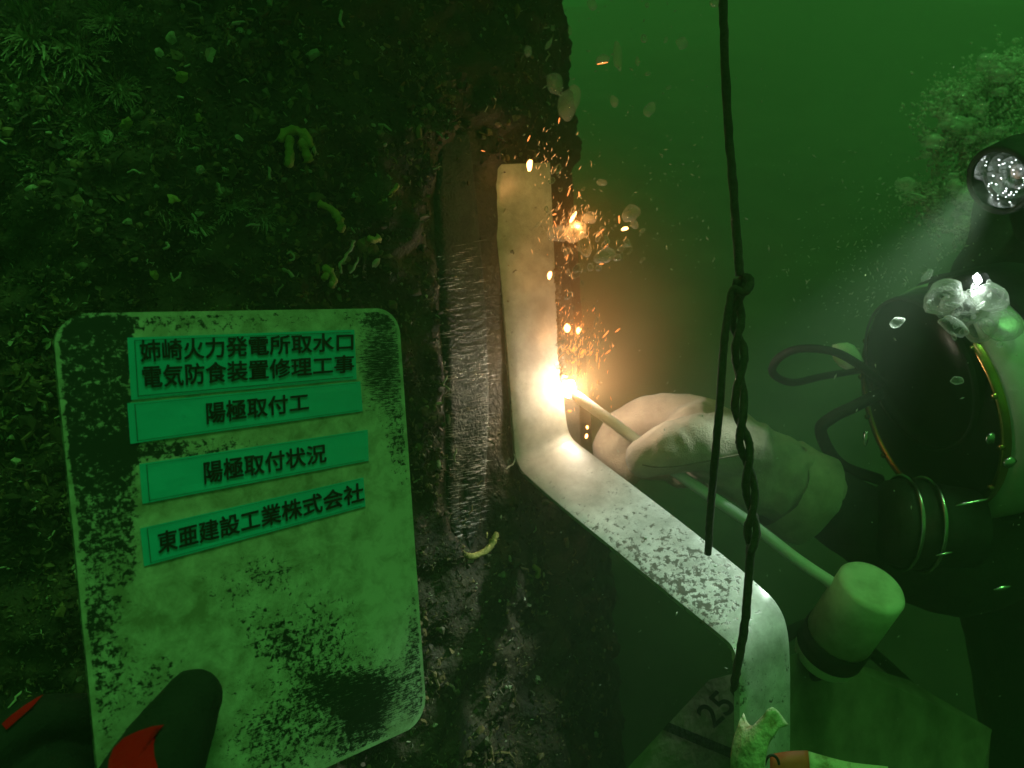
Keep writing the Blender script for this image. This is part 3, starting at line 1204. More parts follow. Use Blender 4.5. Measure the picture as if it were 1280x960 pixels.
def label_strip(q, rows, name_label):
    TP = 0.0009
    m2 = MB()
    g = quad_grid(q, 0)
    nu, nv = 24, 4
    vs = [B(x, y, TP + 0.00035 * noise.noise(Vector((x * 0.03, y * 0.05, 2)))) for x, y in g]
    m2.add(vs, [(j * (nu + 1) + i, (j + 1) * (nu + 1) + i, (j + 1) * (nu + 1) + i + 1, j * (nu + 1) + i + 1) for j in range(nv) for i in range(nu)])
    lp_ = [i for i in range(nu + 1)] + [j * (nu + 1) + nu for j in range(1, nv + 1)] + [nv * (nu + 1) + i for i in range(nu - 1, -1, -1)] + [j * (nu + 1) for j in range(nv - 1, 0, -1)]
    top = [vs[i] for i in lp_]
    bot = [B(*g[i], 0.0002) for i in lp_]
    k = len(top)
    m2.add(top + bot, [(i, (i + 1) % k, k + (i + 1) % k, k + i) for i in range(k)])
    lab = m2.build('text_label', M['teal'], board, smooth=False)
    lab['label'] = name_label
    # printed border line
    m2 = MB()

    def at(u, v):
        x = (q[0][0] * (1 - u) + q[1][0] * u) * (1 - v) + (q[3][0] * (1 - u) + q[2][0] * u) * v
        y = (q[0][1] * (1 - u) + q[1][1] * u) * (1 - v) + (q[3][1] * (1 - u) + q[2][1] * u) * v
        return B(x, y, TP + 0.0006)
    for (u0, v0, u1, v1) in ((0.03, 0.04, 0.034, 0.96), (0.03, 0.94, 0.985, 0.955), (0.03, 0.045, 0.985, 0.055)):
        m2.add([at(u0, v0), at(u1, v0), at(u1, v1), at(u0, v1)], [(0, 3, 2, 1)])
    m2.build('border_line', M['teal_line'], lab, smooth=False)
    for text, box in rows:
        text_quad(text, box, lambda x, y: B(x, y, TP + 0.0009), M['ink'], lab, 'lettering', 0.022)
    return lab


label_strip([(159, 422), (443, 412), (446, 474), (164, 500)],
            [('姉崎火力発電所取水口', [(174, 424.5), (442, 415.5), (442, 438), (176, 453)]), ('電気防食装置修理工事', [(177, 457), (443, 443), (443, 465.5), (179, 486)])],
            'top green label with two lines of black Japanese lettering')
label_strip([(159, 504), (450.5, 476.5), (453.5, 514), (163, 555)], [('陽極取付工', [(257, 503), (386, 490), (386.5, 513), (258.5, 530.5)])], 'second green label with five black characters')
label_strip([(174, 580), (459.7, 537), (461, 576), (178, 630)], [('陽極取付状況', [(254, 577), (407.5, 554), (408.5, 577.5), (255.5, 605.5)])], 'third green label with six black characters')
label_strip([(175, 660.5), (454.4, 596.7), (457, 633), (180, 708)], [('東亜建設工業株式会社', [(196, 665.5), (454, 602), (455.5, 626.5), (198, 693)])], 'lowest green label with ten black characters')

# ------------------------------------------------------------------ gloved hand holding the board
hand = empty('person', P(150, 1010, .42), 'black and red gloved hand pinching the lower left corner of the writing board', 'person')
mb = MB()
# thumb in front of the board
chain(mb, [P(100, 1130, .40), P(165, 1020, .405), P(210, 930, .425), P(239, 875, .440)], [.034, .029, .0225, .0165], 6)
blob(mb, P(242, 872, .441), .0162)
# palm and wrist outside the board's left edge
chain(mb, [P(-130, 1260, .44), P(-20, 1130, .43), P(70, 1060, .435)], [.036, .042, .034], 5)
chain(mb, [P(-60, 1120, .45), P(40, 1010, .455), P(70, 985, .46)], [.032, .027, .022], 5)
# four fingers behind the board, curled round its edge
for k, (y0, y1) in enumerate(((905, 895), (965, 950), (1030, 1010), (1090, 1070))):
    chain(mb, [P(-30, y0 + 60, .445), P(30, y0 + 5, .462), P(90, y1, .478), P(170, y1 + 8, .492), P(225, y1 + 16, .505)], [.017, .015, .0135, .0125, .0105], 5)
remeshed('glove', mb, M['glove_black'], hand, .0028, 8, 0.0006, 90)
# red panels sewn on the thumb and the knuckles


def patch(name, outline, chn, rad, mt, parent, lift):
    """panel that lies on a limb: chn is the limb's axis, the panel is pushed to the limb's surface"""
    cx = sum(q[0] for q in outline) / len(outline)
    cy_ = sum(q[1] for q in outline) / len(outline)
    axis = catmull(chn, 8)
    rads = lerp_list(rad, 8)
    m2 = MB()
    rings = 7
    vs = []

    def hit(x, y):
        d = ray(x, y)
        best = None
        for p, r in zip(axis, rads):
            r = r + lift
            o = CAM - p
            a = d.dot(d)
            b = 2 * o.dot(d)
            c = o.dot(o) - r * r
            q = b * b - 4 * a * c
            if q >= 0:
                t = (-b - math.sqrt(q)) / (2 * a)
                if best is None or t < best:
                    best = t
        if best is None:
            t = min(((p - CAM).dot(F_AX), p) for p in axis)[0]
            best = t
        return CAM + d * best
    pts2 = [Vector((q[0], q[1], 0)) for q in outline]
    n = len(pts2)
    for i in range(rings + 1):
        for q in pts2:
            vs.append(hit(cx + (q.x - cx) * (i / rings), cy_ + (q.y - cy_) * (i / rings)))
    fs = []
    for i in range(rings):
        for k in range(n):
            fs.append((i * n + k, (i + 1) * n + k, (i + 1) * n + (k + 1) % n, i * n + (k + 1) % n))
    m2.add(vs, fs)
    return m2.build(name, mt, parent)


thumb_axis = [P(100, 1130, .40), P(165, 1020, .405), P(210, 930, .425), P(239, 875, .440)]
o = patch('red_panel', [(205, 906), (190, 908), (172, 914), (155, 922), (142, 935), (136, 950), (134, 970), (130, 990), (150, 1000), (180, 1000), (196, 985), (198, 962), (193, 945), (192, 930), (196, 916)], thumb_axis, [.034, .029, .0225, .0165], M['glove_red'], hand, .0008)
o['label'] = 'red panel on the back of the thumb'
fin0 = [P(-30, 965, .445), P(30, 910, .462), P(90, 895, .478)]
patch('red_panel', [(2, 905), (14, 894), (30, 882), (46, 872), (54, 868), (40, 884), (24, 898), (8, 912)], fin0, [.017, .015, .0135], M['glove_red'], hand, .0016)
fin1 = [P(-30, 1025, .445), P(30, 970, .462), P(90, 950, .478)]
patch('red_panel', [(26, 932), (34, 929), (41, 935), (40, 944), (32, 946), (26, 940)], fin1, [.017, .015, .0135], M['glove_red'], hand, .003)

# ------------------------------------------------------------------ rope
rope = empty('rope', P(925, 350, .60), 'dark twisted cord hanging from above, looped and twisted round itself over the bar', 'rope')
mb = MB()
RD = .61
main = catmull([P(903, -260, RD), P(904, -60, RD), P(905, 40, RD), P(910, 150, RD), P(917, 240, RD), P(922, 310, RD), (P(925, 345, RD))], 8)
tube(mb, main, [.0033] * len(main), 10, wob=0.25)
# loop at the top of the twist and the left tail down to the bar
tail = catmull([P(924, 352, RD + .006), P(934, 346, RD - .002), P(938, 356, RD - .008), P(929, 366, RD - .010), P(917, 362, RD - .006), P(911, 385, RD - .004), P(905, 430, RD), P(900, 500, RD + .006), P(893, 580, RD + .02), P(888, 640, RD + .04), P(885, 692, RD + .062)], 8)
tube(mb, tail, [.0031] * len(tail), 10, wob=0.25)
# two strands twisted round each other
cen = catmull([P(927, 350, RD), P(921, 400, RD), P(925, 450, RD), P(925, 520, RD), P(934, 575, RD + .004), P(940, 640, RD + .008), P(939, 690, RD + .012)], 14)
for ph in (0, math.pi):
    pts = []
    for i, c in enumerate(cen):
        t = (cen[min(i + 1, len(cen) - 1)] - cen[max(i - 1, 0)]).normalized()
        a = (R_AX - R_AX.dot(t) * t).normalized()
        b = t.cross(a)
        g = ph + i * 0.25
        pts.append(c + .0034 * (math.cos(g) * a + math.sin(g) * b))
    tube(mb, pts, [.0031] * len(pts), 10, wob=0.25)
low = catmull([P(939, 680, RD + .012), P(936, 720, RD + .02), P(932, 770, RD + .027), P(926, 812, RD + .036), P(921, 838, RD + .042), P(918, 860, RD + .052), P(922, 868, RD + .07)], 8)
tube(mb, low, [.0034] * len(low), 10, wob=0.25)
mb.build('cord', M['cord'], rope)

# ------------------------------------------------------------------ the welder
welder = empty('person', P(1240, 600, 1.0), 'diver in black suit and white glove welding the bar, helmet facing left', 'person')
mb = MB()
# torso, hips and legs run down out of the picture
chain(mb, [P(1300, 560, 1.06), P(1345, 700, 1.12), P(1370, 900, 1.15), P(1375, 1080, 1.15)], [.13, .165, .15, .15], 6)
chain(mb, [P(1345, 1080, 1.12), P(1330, 1390, 1.08), P(1470, 1400, 1.30)], [.10, .065, .045], 6)
chain(mb, [P(1420, 1080, 1.22), P(1430, 1310, 1.2), P(1560, 1300, 1.42)], [.10, .065, .045], 6)
# neck and hood
chain(mb, [P(1300, 560, 1.06), P(1285, 450, 1.04), P(1290, 360, 1.04)], [.12, .12, .10], 6)
chain(mb, [P(1262, 300, 1.04), P(1300, 260, 1.06), P(1360, 230, 1.08)], [.05, .08, .085], 5)
# the arm that holds the electrode
chain(mb, [P(1300, 600, 1.03), P(1235, 690, 1.0), P(1165, 705, .99), P(1080, 655, .955), P(1000, 610, .925)], [.085, .066, .058, .050, .040], 7)
# chest gear hanging in front, all black
chain(mb, [P(1190, 640, 1.0), P(1255, 560, 1.02)], [.06, .09], 5)
# other arm reaching away to the right
chain(mb, [P(1400, 620, 1.15), P(1500, 760, 1.1), P(1420, 880, 1.0)], [.085, .06, .045], 6)
remeshed('body', mb, M['suit'], welder, .011, 6, .003, 18)

# white glove
def PG(x, y, d):
    return P(x, y, d + .09)


def chain_g(mb_, pts, rad, step):
    chain(mb_, pts, [r * 1.11 for r in rad], step)


mb = MB()
# back of the hand and wrist
chain_g(mb, [PG(1010, 612, .838), PG(965, 596, .828), PG(915, 566, .815), PG(872, 545, .812)], [.040, .044, .042, .036], 6)
blob(mb, PG(900, 553, .818), (.054, .034, .040))
blob(mb, PG(985, 600, .835), (.034, .038, .051))
# thumb along the electrode, nearest the lens
chain_g(mb, [PG(930, 560, .790), PG(880, 552, .772), PG(838, 560, .768), PG(806, 573, .770)], [.031, .0285, .0255, .0200], 7)
# index finger curled over, beyond the electrode
chain_g(mb, [PG(880, 532, .832), PG(832, 524, .858), PG(790, 533, .878), PG(766, 562, .884), PG(780, 590, .872)], [.030, .0285, .0255, .0230, .0190], 7)
# middle, ring and little finger closed underneath
chain_g(mb, [PG(895, 552, .85), PG(848, 552, .872), PG(812, 562, .88), PG(806, 580, .872), PG(826, 586, .856)], [.023, .021, .019, .017, .014], 6)
chain_g(mb, [PG(915, 566, .852), PG(872, 570, .872), PG(845, 578, .874), PG(848, 592, .862), PG(866, 596, .85)], [.021, .019, .018, .016, .013], 6)
chain_g(mb, [PG(940, 584, .852), PG(905, 590, .868), PG(884, 598, .866), PG(890, 608, .852)], [.019, .017, .016, .013], 6)
# heel of the hand
chain_g(mb, [PG(970, 612, .838), PG(930, 592, .822), PG(895, 580, .808)], [.030, .027, .022], 6)
gl = remeshed('glove', mb, M['white_fab'], welder, .0032, 9, .0016, 42)
gl['label'] = 'off white cotton work glove'
# creases across the wrist and the ball of the thumb
for v in gl.data.vertices:
    px, py, d_ = proj(v.co)
    k1 = smoothstep(915, 960, px) * .0016 * math.sin((px * .8 + py * .45) * .22 + 3 * noise.noise(v.co * 20))
    k2 = math.exp(-(((px - 872) / 30) ** 2 + ((py - 535) / 22) ** 2)) * .0011 * math.sin((px - py * .4) * .20 + 5 * noise.noise(v.co * 30))
    v.co += v.normal * (k1 + k2)
gl.data.update()
from mathutils.bvhtree import BVHTree
bvh = BVHTree.FromPolygons([v.co.copy() for v in gl.data.vertices], [tuple(p.vertices) for p in gl.data.polygons])


def on_glove(px, py, lift):
    d = ray(px, py).normalized()
    h = bvh.ray_cast(CAM, d)
    return (h[0] - d * lift) if h[0] is not None else None


for seam in ([(803, 581), (820, 584), (845, 583), (870, 579), (900, 573), (925, 568)],):
    pts = [on_glove(x, y, .0004) for x, y in seam]
    pts = [p for p in pts if p is not None]
    if len(pts) > 2:
        m2 = MB()
        tube(m2, catmull(pts, 5), .0008, 6)
        m2.build('seam', M['seam'], gl)
# loose cuff
mb = MB()
ca = (PG(1012, 622, .845) - PG(965, 598, .83)).normalized()
lathe(mb, PG(972, 604, .832), ca, [(0, .051), (.012, .055), (.026, .054), (.044, .055), (.045, .052), (.02, .050)], 40)
for i, v in enumerate(mb.v):
    w = Vector(v)
    mb.v[i] = tuple(w + .0045 * Vector((noise.noise(w * 40), noise.noise(w * 40 + Vector((9, 0, 0))), noise.noise(w * 40 + Vector((0, 9, 0))))))
mb.build('glove_cuff', M['white_fab'], welder)

# helmet: dark face port in a brass rim, white shell flaring behind it
HC = P(1160, 508, .95)
HA = (-.96 * R_AX - .22 * U_AX - .12 * F_AX).normalized()
shell = MB()
HS = .90


def hs(prof):
    return [(t, r * HS) for t, r in prof]


lathe(shell, HC, -HA, hs([(.002, .1395), (.006, .150), (.024, .157), (.06, .160), (.10, .16), (.15, .135), (.18, .09), (.19, .0)]), 64)
helm = shell.build('helmet_shell', M['shellwhite'], welder)
m2 = MB()
lathe(m2, HC, HA, hs([(-.008, .140), (.004, .141), (.007, .138), (.007, .135), (.002, .132)]), 64)
m2.build('port_rim', M['brass'], helm)
m2 = MB()
lathe(m2, HC, HA, hs([(.012, .0), (.0118, .03), (.0105, .07), (.007, .105), (.001, .1335)]), 64)
m2.build('face_port', M['visor'], helm)
a, b, w = frame_of(HA)
for k in range(14):
    g = 2 * math.pi * k / 14
    m2 = MB()
    c = HC + HA * .006 + .1365 * HS * (math.cos(g) * a + math.sin(g) * b)
    lathe(m2, c, HA, [(0, .0036), (.003, .0036), (.004, .0026), (.004, 0)], 8)
    m2.build('rim_bolt', M['brass'], helm)
for (bx_, by_, bd_, sx_, sy_) in ((1215, 628, .80, .018, .002), (1262, 578, .82, .007, .006), (1180, 692, .84, .010, .0018), (1238, 548, .80, .005, .006), (1252, 735, .86, .010, .003), (1082, 548, .88, .003, .009)):
    m2 = MB()
    blob(m2, P(bx_, by_, bd_), (sx_, .003, sy_), ICO2, 0, .3, 2, bx_, (R_AX * .95 + U_AX * .2, F_AX, U_AX))
    m2.build('buckle', M['chrome'], welder)  # small chrome bits added to give glints on the dark gear
# flip-up welding shade: a dark hooded disc in front of the port
SCN = P(1140, 470, .93)
SA = (-.95 * R_AX - .28 * U_AX - .14 * F_AX).normalized()
m2 = MB()
lathe(m2, SCN, SA, [(.0, .0), (-.001, .055), (-.004, .086), (-.010, .092), (-.040, .096), (-.043, .092)], 56)
m2.build('welding_shade', M['visor'], helm)
m2 = MB()
lathe(m2, SCN, SA, [(-.004, .0885), (-.002, .0905), (-.004, .0925), (-.008, .0935)], 56)
m2.build('shade_rim', M['rubber'], helm)
# black band round the crown of the helmet
m2 = MB()
lathe(m2, HC, -HA, hs([(.048, .160), (.050, .166), (.12, .164), (.17, .135), (.20, .06), (.205, 0)]), 56)
m2.build('helmet_hood', M['suit'], helm)
# regulator with two bright rings under the port
RC = P(1112, 652, .905)
RA = (-.99 * R_AX + .08 * U_AX + .02 * F_AX).normalized()
reg = MB()
lathe(reg, RC, RA, [(.012, .0), (.010, .030), (.004, .046), (-.012, .050), (-.03, .051), (-.033, .048), (-.05, .047), (-.09, .044), (-.10, .0)], 48)
rg_ = reg.build('regulator', M['rubber'], welder)
for t in (-.012, -.036):
    m2 = MB()
    pts = []
    a, b, w = frame_of(RA)
    for k in range(49):
        g = 2 * math.pi * k / 48
        pts.append(RC + RA * t + .0525 * (math.cos(g) * a + math.sin(g) * b))
    tube(m2, pts, .0026, 8, cap=False)
    m2.build('clamp_ring', M['chrome'], rg_)
m2 = MB()
lathe(m2, P(1155, 668, .92), (R_AX * .9 - F_AX * .3), [(0, .007), (.004, .011), (.02, .011), (.022, 0)], 16)
m2.build('knob', M['holder'], rg_)
# hose loop and pale strap end at the left of the helmet
m2 = MB()
tube(m2, catmull([P(1105, 480, .92), P(1072, 455, .90), P(1040, 439, .89), P(1000, 436, .90), P(974, 447, .92), P(966, 466, .95), P(990, 478, .99), P(1030, 470, 1.03), P(1090, 460, 1.05)], 8), .0048, 10)
m2.build('hose', M['rubber'], welder)
m2 = MB()
tube(m2, catmull([P(1100, 492, .93), P(1068, 508, .92), P(1040, 522, .92), P(1026, 540, .93), P(1050, 580, .95), P(1100, 600, .97)], 8), .0070, 10)
m2.build('hose', M['rubber'], welder)
m2 = MB()
blob(m2, P(1058, 445, .96), (.020, .006, .014), ICO2, 0, .25, 1.4, 3, (R_AX * .8 - U_AX * .6, F_AX, R_AX * .6 + U_AX * .8))
m2.build('strap_end', M['holder'], welder)

# ------------------------------------------------------------------ head lamp on the helmet
LC = P(1257, 222, .80)
LA = (-.75 * R_AX - .36 * U_AX - .30 * F_AX).normalized()
lamp = empty('head_lamp', LC, 'black cylindrical dive lamp with a glittering lens above the diver', 'lamp')
m2 = MB()
lathe(m2, LC, LA, [(.010, .029), (.012, .033), (.009, .0352), (-.026, .0357), (-.029, .0327), (-.10, .032), (-.13, .026), (-.134, 0)], 48)
m2.build('lamp_housing', M['rubber'], lamp)
m2 = MB()
lathe(m2, LC, LA, [(.0085, .029), (-.004, .026), (-.014, .019), (-.019, .009), (-.020, .0)], 26)
rf = m2.build('reflector', M['chrome'], lamp, smooth=False)
m2 = MB()
rng = random.Random(3)
a, b, w = frame_of(LA)
for k in range(46):
    g, r = rng.uniform(0, 6.28), .026 * math.sqrt(rng.random())
    if rng.random() < .35 and math.cos(g) < 0:
        continue
    c = LC + LA * .004 + r * (math.cos(g) * a + math.sin(g) * b)
    blob(m2, c, (.0011 * rng.uniform(.5, 1.4), .0007, .0007), ICO1, 0, 0, 1, 0, (a, b, w))
M['glint'] = emit_mat('glint', (0.95, 1.0, 0.92), 4.0)
m2.build('led_facet', M['glint'], lamp)['kind'] = 'stuff'
m2 = MB()
lathe(m2, LC, LA, [(.0095, .0), (.0095, .0288), (.008, .0288)], 40)
gm, gnt, gb = node_mat('lamp_glass')
gb.inputs['Base Color'].default_value = (.75, .85, .95, 1)
setp(gb, rough=.03, trans=1.0, ior=1.12)
m2.build('lens', gm, lamp)
m2 = MB()
tube(m2, catmull([LC - LA * .07, LC - LA * .07 + F_AX * .06 - U_AX * .02 + R_AX * .01, P(1290, 300, 1.0)], 6), .016, 12)
m2.build('mount_arm', M['rubber'], lamp)
spd = bpy.data.lights.new('lamp_light', 'SPOT')
spd.energy = 15.0
spd.color = (.80, 1.0, .86)
spd.spot_size = math.radians(40)
spd.spot_blend = 1.0
spd.shadow_soft_size = .02
spo = bpy.data.objects.new('lamp_light', spd)
COL.objects.link(spo)
aim = P(850, 675, .73)
pos = LC + LA * .03
spo.location = pos
spo.rotation_euler = (aim - pos).to_track_quat('-Z', 'Y').to_euler()

# glint on the bubbles above the face port, built as an added glowing bead
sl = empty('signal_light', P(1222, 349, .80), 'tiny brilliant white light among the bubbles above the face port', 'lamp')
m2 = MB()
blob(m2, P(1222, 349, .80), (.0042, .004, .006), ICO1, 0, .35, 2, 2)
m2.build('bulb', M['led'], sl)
m2 = MB()
lathe(m2, P(1224, 350, .808), F_AX - R_AX * .3, [(-.006, .0065), (.0, .009), (.012, .009), (.06, .006)], 20)
m2.build('socket', M['rubber'], sl)  # dark stub added behind the glint
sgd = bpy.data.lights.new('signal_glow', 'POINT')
sgd.energy = .05  # added light with no lamp there, brightens the white helmet shell
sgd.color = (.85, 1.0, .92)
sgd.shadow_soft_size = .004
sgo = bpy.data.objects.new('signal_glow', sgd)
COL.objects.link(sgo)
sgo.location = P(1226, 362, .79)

# ------------------------------------------------------------------ electrode and its holder
st = empty('electrode', P(760, 525, .84), 'thin pale welding electrode running from the arc through the glove', 'electrode')
m2 = MB()
rod_pts = catmull([P(714, 491, .880), P(755, 520, .884), P(795, 550, .886), P(850, 594, .880), P(935, 652, .855), P(1000, 702, .826), P(1064, 744, .80)], 8)
rr = [.0062] * len(rod_pts)
rr[0] = .004
rr[1] = .0056
tube(m2, rod_pts, rr, 14)
m2.build('rod', M['rod'], st)
hold = empty('electrode_holder', P(1070, 770, .82), 'stubby cream electrode holder with a dark ring at the end of the rod', 'holder')
HT, HB = P(1092, 731, .785), P(1036, 812, .845)
ha = (HB - HT).normalized()
hl_ = (HB - HT).length
m2 = MB()
lathe(m2, HT, ha, [(0, 0), (0, .026), (.0015, .0305), (.005, .033), (hl_ * .74, .0335), (hl_ * .745, .030)], 48)
hd = m2.build('handle', M['holder'], hold)
m2 = MB()
lathe(m2, P(1056, 739, .803), (P(1030, 722, .812) - P(1064, 744, .80)), [(0, .0095), (.008, .0095), (.012, .0075), (.012, .005)], 18)
m2.build('rod_socket', M['holder'], hd)
m2 = MB()
lathe(m2, HT, ha, [(hl_ * .742, .0338), (hl_ * .75, .0350), (hl_ * .98, .0350), (hl_ * .985, .031)], 48)
m2.build('grip_ring', M['rubber'], hold)
m2 = MB()
lathe(m2, HT, ha, [(hl_ * .98, .0325), (hl_ * 1.10, .0325), (hl_ * 1.14, .029), (hl_ * 1.14, .0)], 48)
m2.build('base_collar', M['holder'], hold)
m2 = MB()
tube(m2, catmull([HT + ha * hl_ * 1.12, HT + ha * hl_ * 1.4, HT + ha * hl_ * 1.8 + F_AX * .12, HT + ha * hl_ * 2.2 + F_AX * .3 + R_AX * .2, P(1330, 1050, 1.2)], 8), .009, 10)
m2.build('cable', M['rubber'], hold)

# ------------------------------------------------------------------ anode block at the foot of the bar
blk = empty('anode_block', P(960, 1000, .8), 'big dull cast anode block numbered 25 under the foot of the bar', 'anode')
m2 = MB()
# near bevelled end with the number, long top running right and away
A_ = [P(742, 1006, .66), P(886, 850, .72), P(1010, 812, .86), P(1136, 850, 1.00), P(1240, 912, 1.06), P(1205, 1080, .98), P(900, 1200, .66)]
top = A_
down = [q + Vector((0, .05, -.22)) for q in A_]
n = len(A_)
c_ = sum(A_, Vector()) / n
# split the top: end face (left) and long back
E0, E1 = A_[1].lerp(A_[2], .55), P(935, 1210, .66)
endp = P(932, 838, .748)
e1 = (A_[1] - A_[0])
e2 = (endp - A_[0])
an = e1.cross(e2).normalized()
if an.dot(F_AX) > 0:
    an = -an


def onplane(px, py, off):
    d = ray(px, py)
    o = A_[0] + an * off
    t = (o - CAM).dot(an) / d.dot(an)
    return CAM + d * t


A8 = onplane(938, 1060, 0)
m2.add([A_[0], A_[1], endp, A8], [(0, 1, 2, 3)])
m2.add([endp, A_[2], A_[3], A_[4], A_[5], A8], [(0, 1, 2, 3, 4, 5)])
outer = [A_[0], A_[1], endp, A_[2], A_[3], A_[4], A_[5], A8]
low_ = [q + Vector((0, .06, -.25)) for q in outer]
k = len(outer)
m2.add(outer + low_, [(i, k + i, k + (i + 1) % k, (i + 1) % k) for i in range(k)])
m2.add(low_, [tuple(range(k))])
anb = m2.build('casting', M['anode'], blk, smooth=False)
md = anb.modifiers.new('b', 'BEVEL')
md.width = .006
md.segments = 3
text_quad('25', [(868, 889), (896, 861), (922, 885), (893, 911)], lambda x, y: onplane(x, y, .0016), M['ink'], anb, 'number', .012)
# dark strap round the block
m2 = MB()
s0 = [onplane(836, 903, .002), onplane(870, 917, .002), onplane(926, 940, .003)]
s1 = [onplane(828, 912, .002), onplane(868, 929, .002), onplane(926, 953, .003)]
m2.add(s0 + s1, [(0, 1, 4, 3), (1, 2, 5, 4)])
tag(m2.build('strap', M['rubber'], blk, smooth=False))

# torn tape round the foot of the bar
mb = MB()
rows = [[(914, 1000, .632), (922, 1003, .622), (932, 1004, .616), (943, 1003, .614), (954, 998, .616)],
        [(913, 945, .632), (924, 942, .621), (937, 940, .614), (949, 940, .611), (959, 940, .613)],
        [(920, 912, .634), (932, 916, .624), (944, 914, .617), (957, 909, .614), (972, 914, .616)],
        [(929, 891, .640), (939, 907, .628), (950, 898, .622), (966, 884, .618), (986, 905, .622)]]
cols = [catmull([P(*q) for q in r_], 5) for r_ in rows]
T1 = len(cols[0])
NR = 16
grid = [catmull([c[k] for c in cols], NR // 3) for k in range(T1)]
NR = len(grid[0])
vs = [grid[k][i] + U_AX * .0016 * noise.noise(grid[k][i] * 160) * (i / NR) + F_AX * .0018 * noise.noise(grid[k][i] * 110) for i in range(NR) for k in range(T1)]
fs = [(i * T1 + k, i * T1 + k + 1, (i + 1) * T1 + k + 1, (i + 1) * T1 + k) for i in range(NR - 1) for k in range(T1 - 1)]
mb.add(vs, fs)
o = mb.build('torn_tape', M['tape_pale'])
sm = o.modifiers.new('s', 'SOLIDIFY')
sm.thickness = .0008
tag(o, 'torn stained cream tape curling round the foot of the bar', 'tape')

tag_o = empty('barrier_tape', P(1030, 955, .64), 'red and white tape lying along the bottom edge beside the torn tape', 'tape')


def tape_strip(name, pts_top, pts_bot, mt):
    m2 = MB()
    a_, b_2 = catmull([P(*q) for q in pts_top], 4), catmull([P(*q) for q in pts_bot], 4)
    vs = []
    for x, y in zip(a_, b_2):
        for k in range(5):
            u = k / 4
            vs.append(x.lerp(y, u) - F_AX * .004 * math.sin(u * math.pi))
    m2.add(vs, [(i * 5 + k, i * 5 + k + 1, (i + 1) * 5 + k + 1, (i + 1) * 5 + k) for i in range(len(a_) - 1) for k in range(4)])
    o = m2.build(name, mt, tag_o)
    sm = o.modifiers.new('s', 'SOLIDIFY')
    sm.thickness = .0008
    return o


tape_strip('red_band', [(962, 943, .63), (985, 939, .628), (1010, 938, .63)], [(958, 990, .625), (985, 990, .622), (1010, 990, .625)], M['tape_red'])['label'] = 'orange red band of the tape'
tape_strip('white_band', [(1010.5, 939, .63), (1035, 946, .63), (1065, 953, .632), (1110, 958, .64)], [(1010.5, 990, .625), (1035, 992, .625), (1065, 996, .626), (1110, 1000, .635)], M['tape_pale'])
m2 = MB()
pts = []
for k in range(17):
    g = math.pi * (0.05 + .9 * k / 16)
    pts.append(P(965 - 9 * math.cos(g), 958 - 14 * math.sin(g), .618))
tube(m2, pts, .0011, 6)
m2.build('wire_tie', M['rubber'], tag_o)

# ------------------------------------------------------------------ arc and sparks
ARC = P(711, 486, .884)
arc = empty('welding_arc', ARC, 'blinding white welding arc at the tip of the electrode', 'arc')
m2 = MB()
blob(m2, ARC, (.0078, .007, .0095), ICO3, 0, .25, 2, 5)
m2.build('glow_ball', M['arc'], arc)
ad_ = bpy.data.lights.new('arc_light', 'POINT')
ad_.energy = 0.66
ad_.color = (1.0, .92, .78)
ad_.shadow_soft_size = .008
ao = bpy.data.objects.new('arc_light', ad_)
COL.objects.link(ao)
ao.location = P(721, 485, .880)

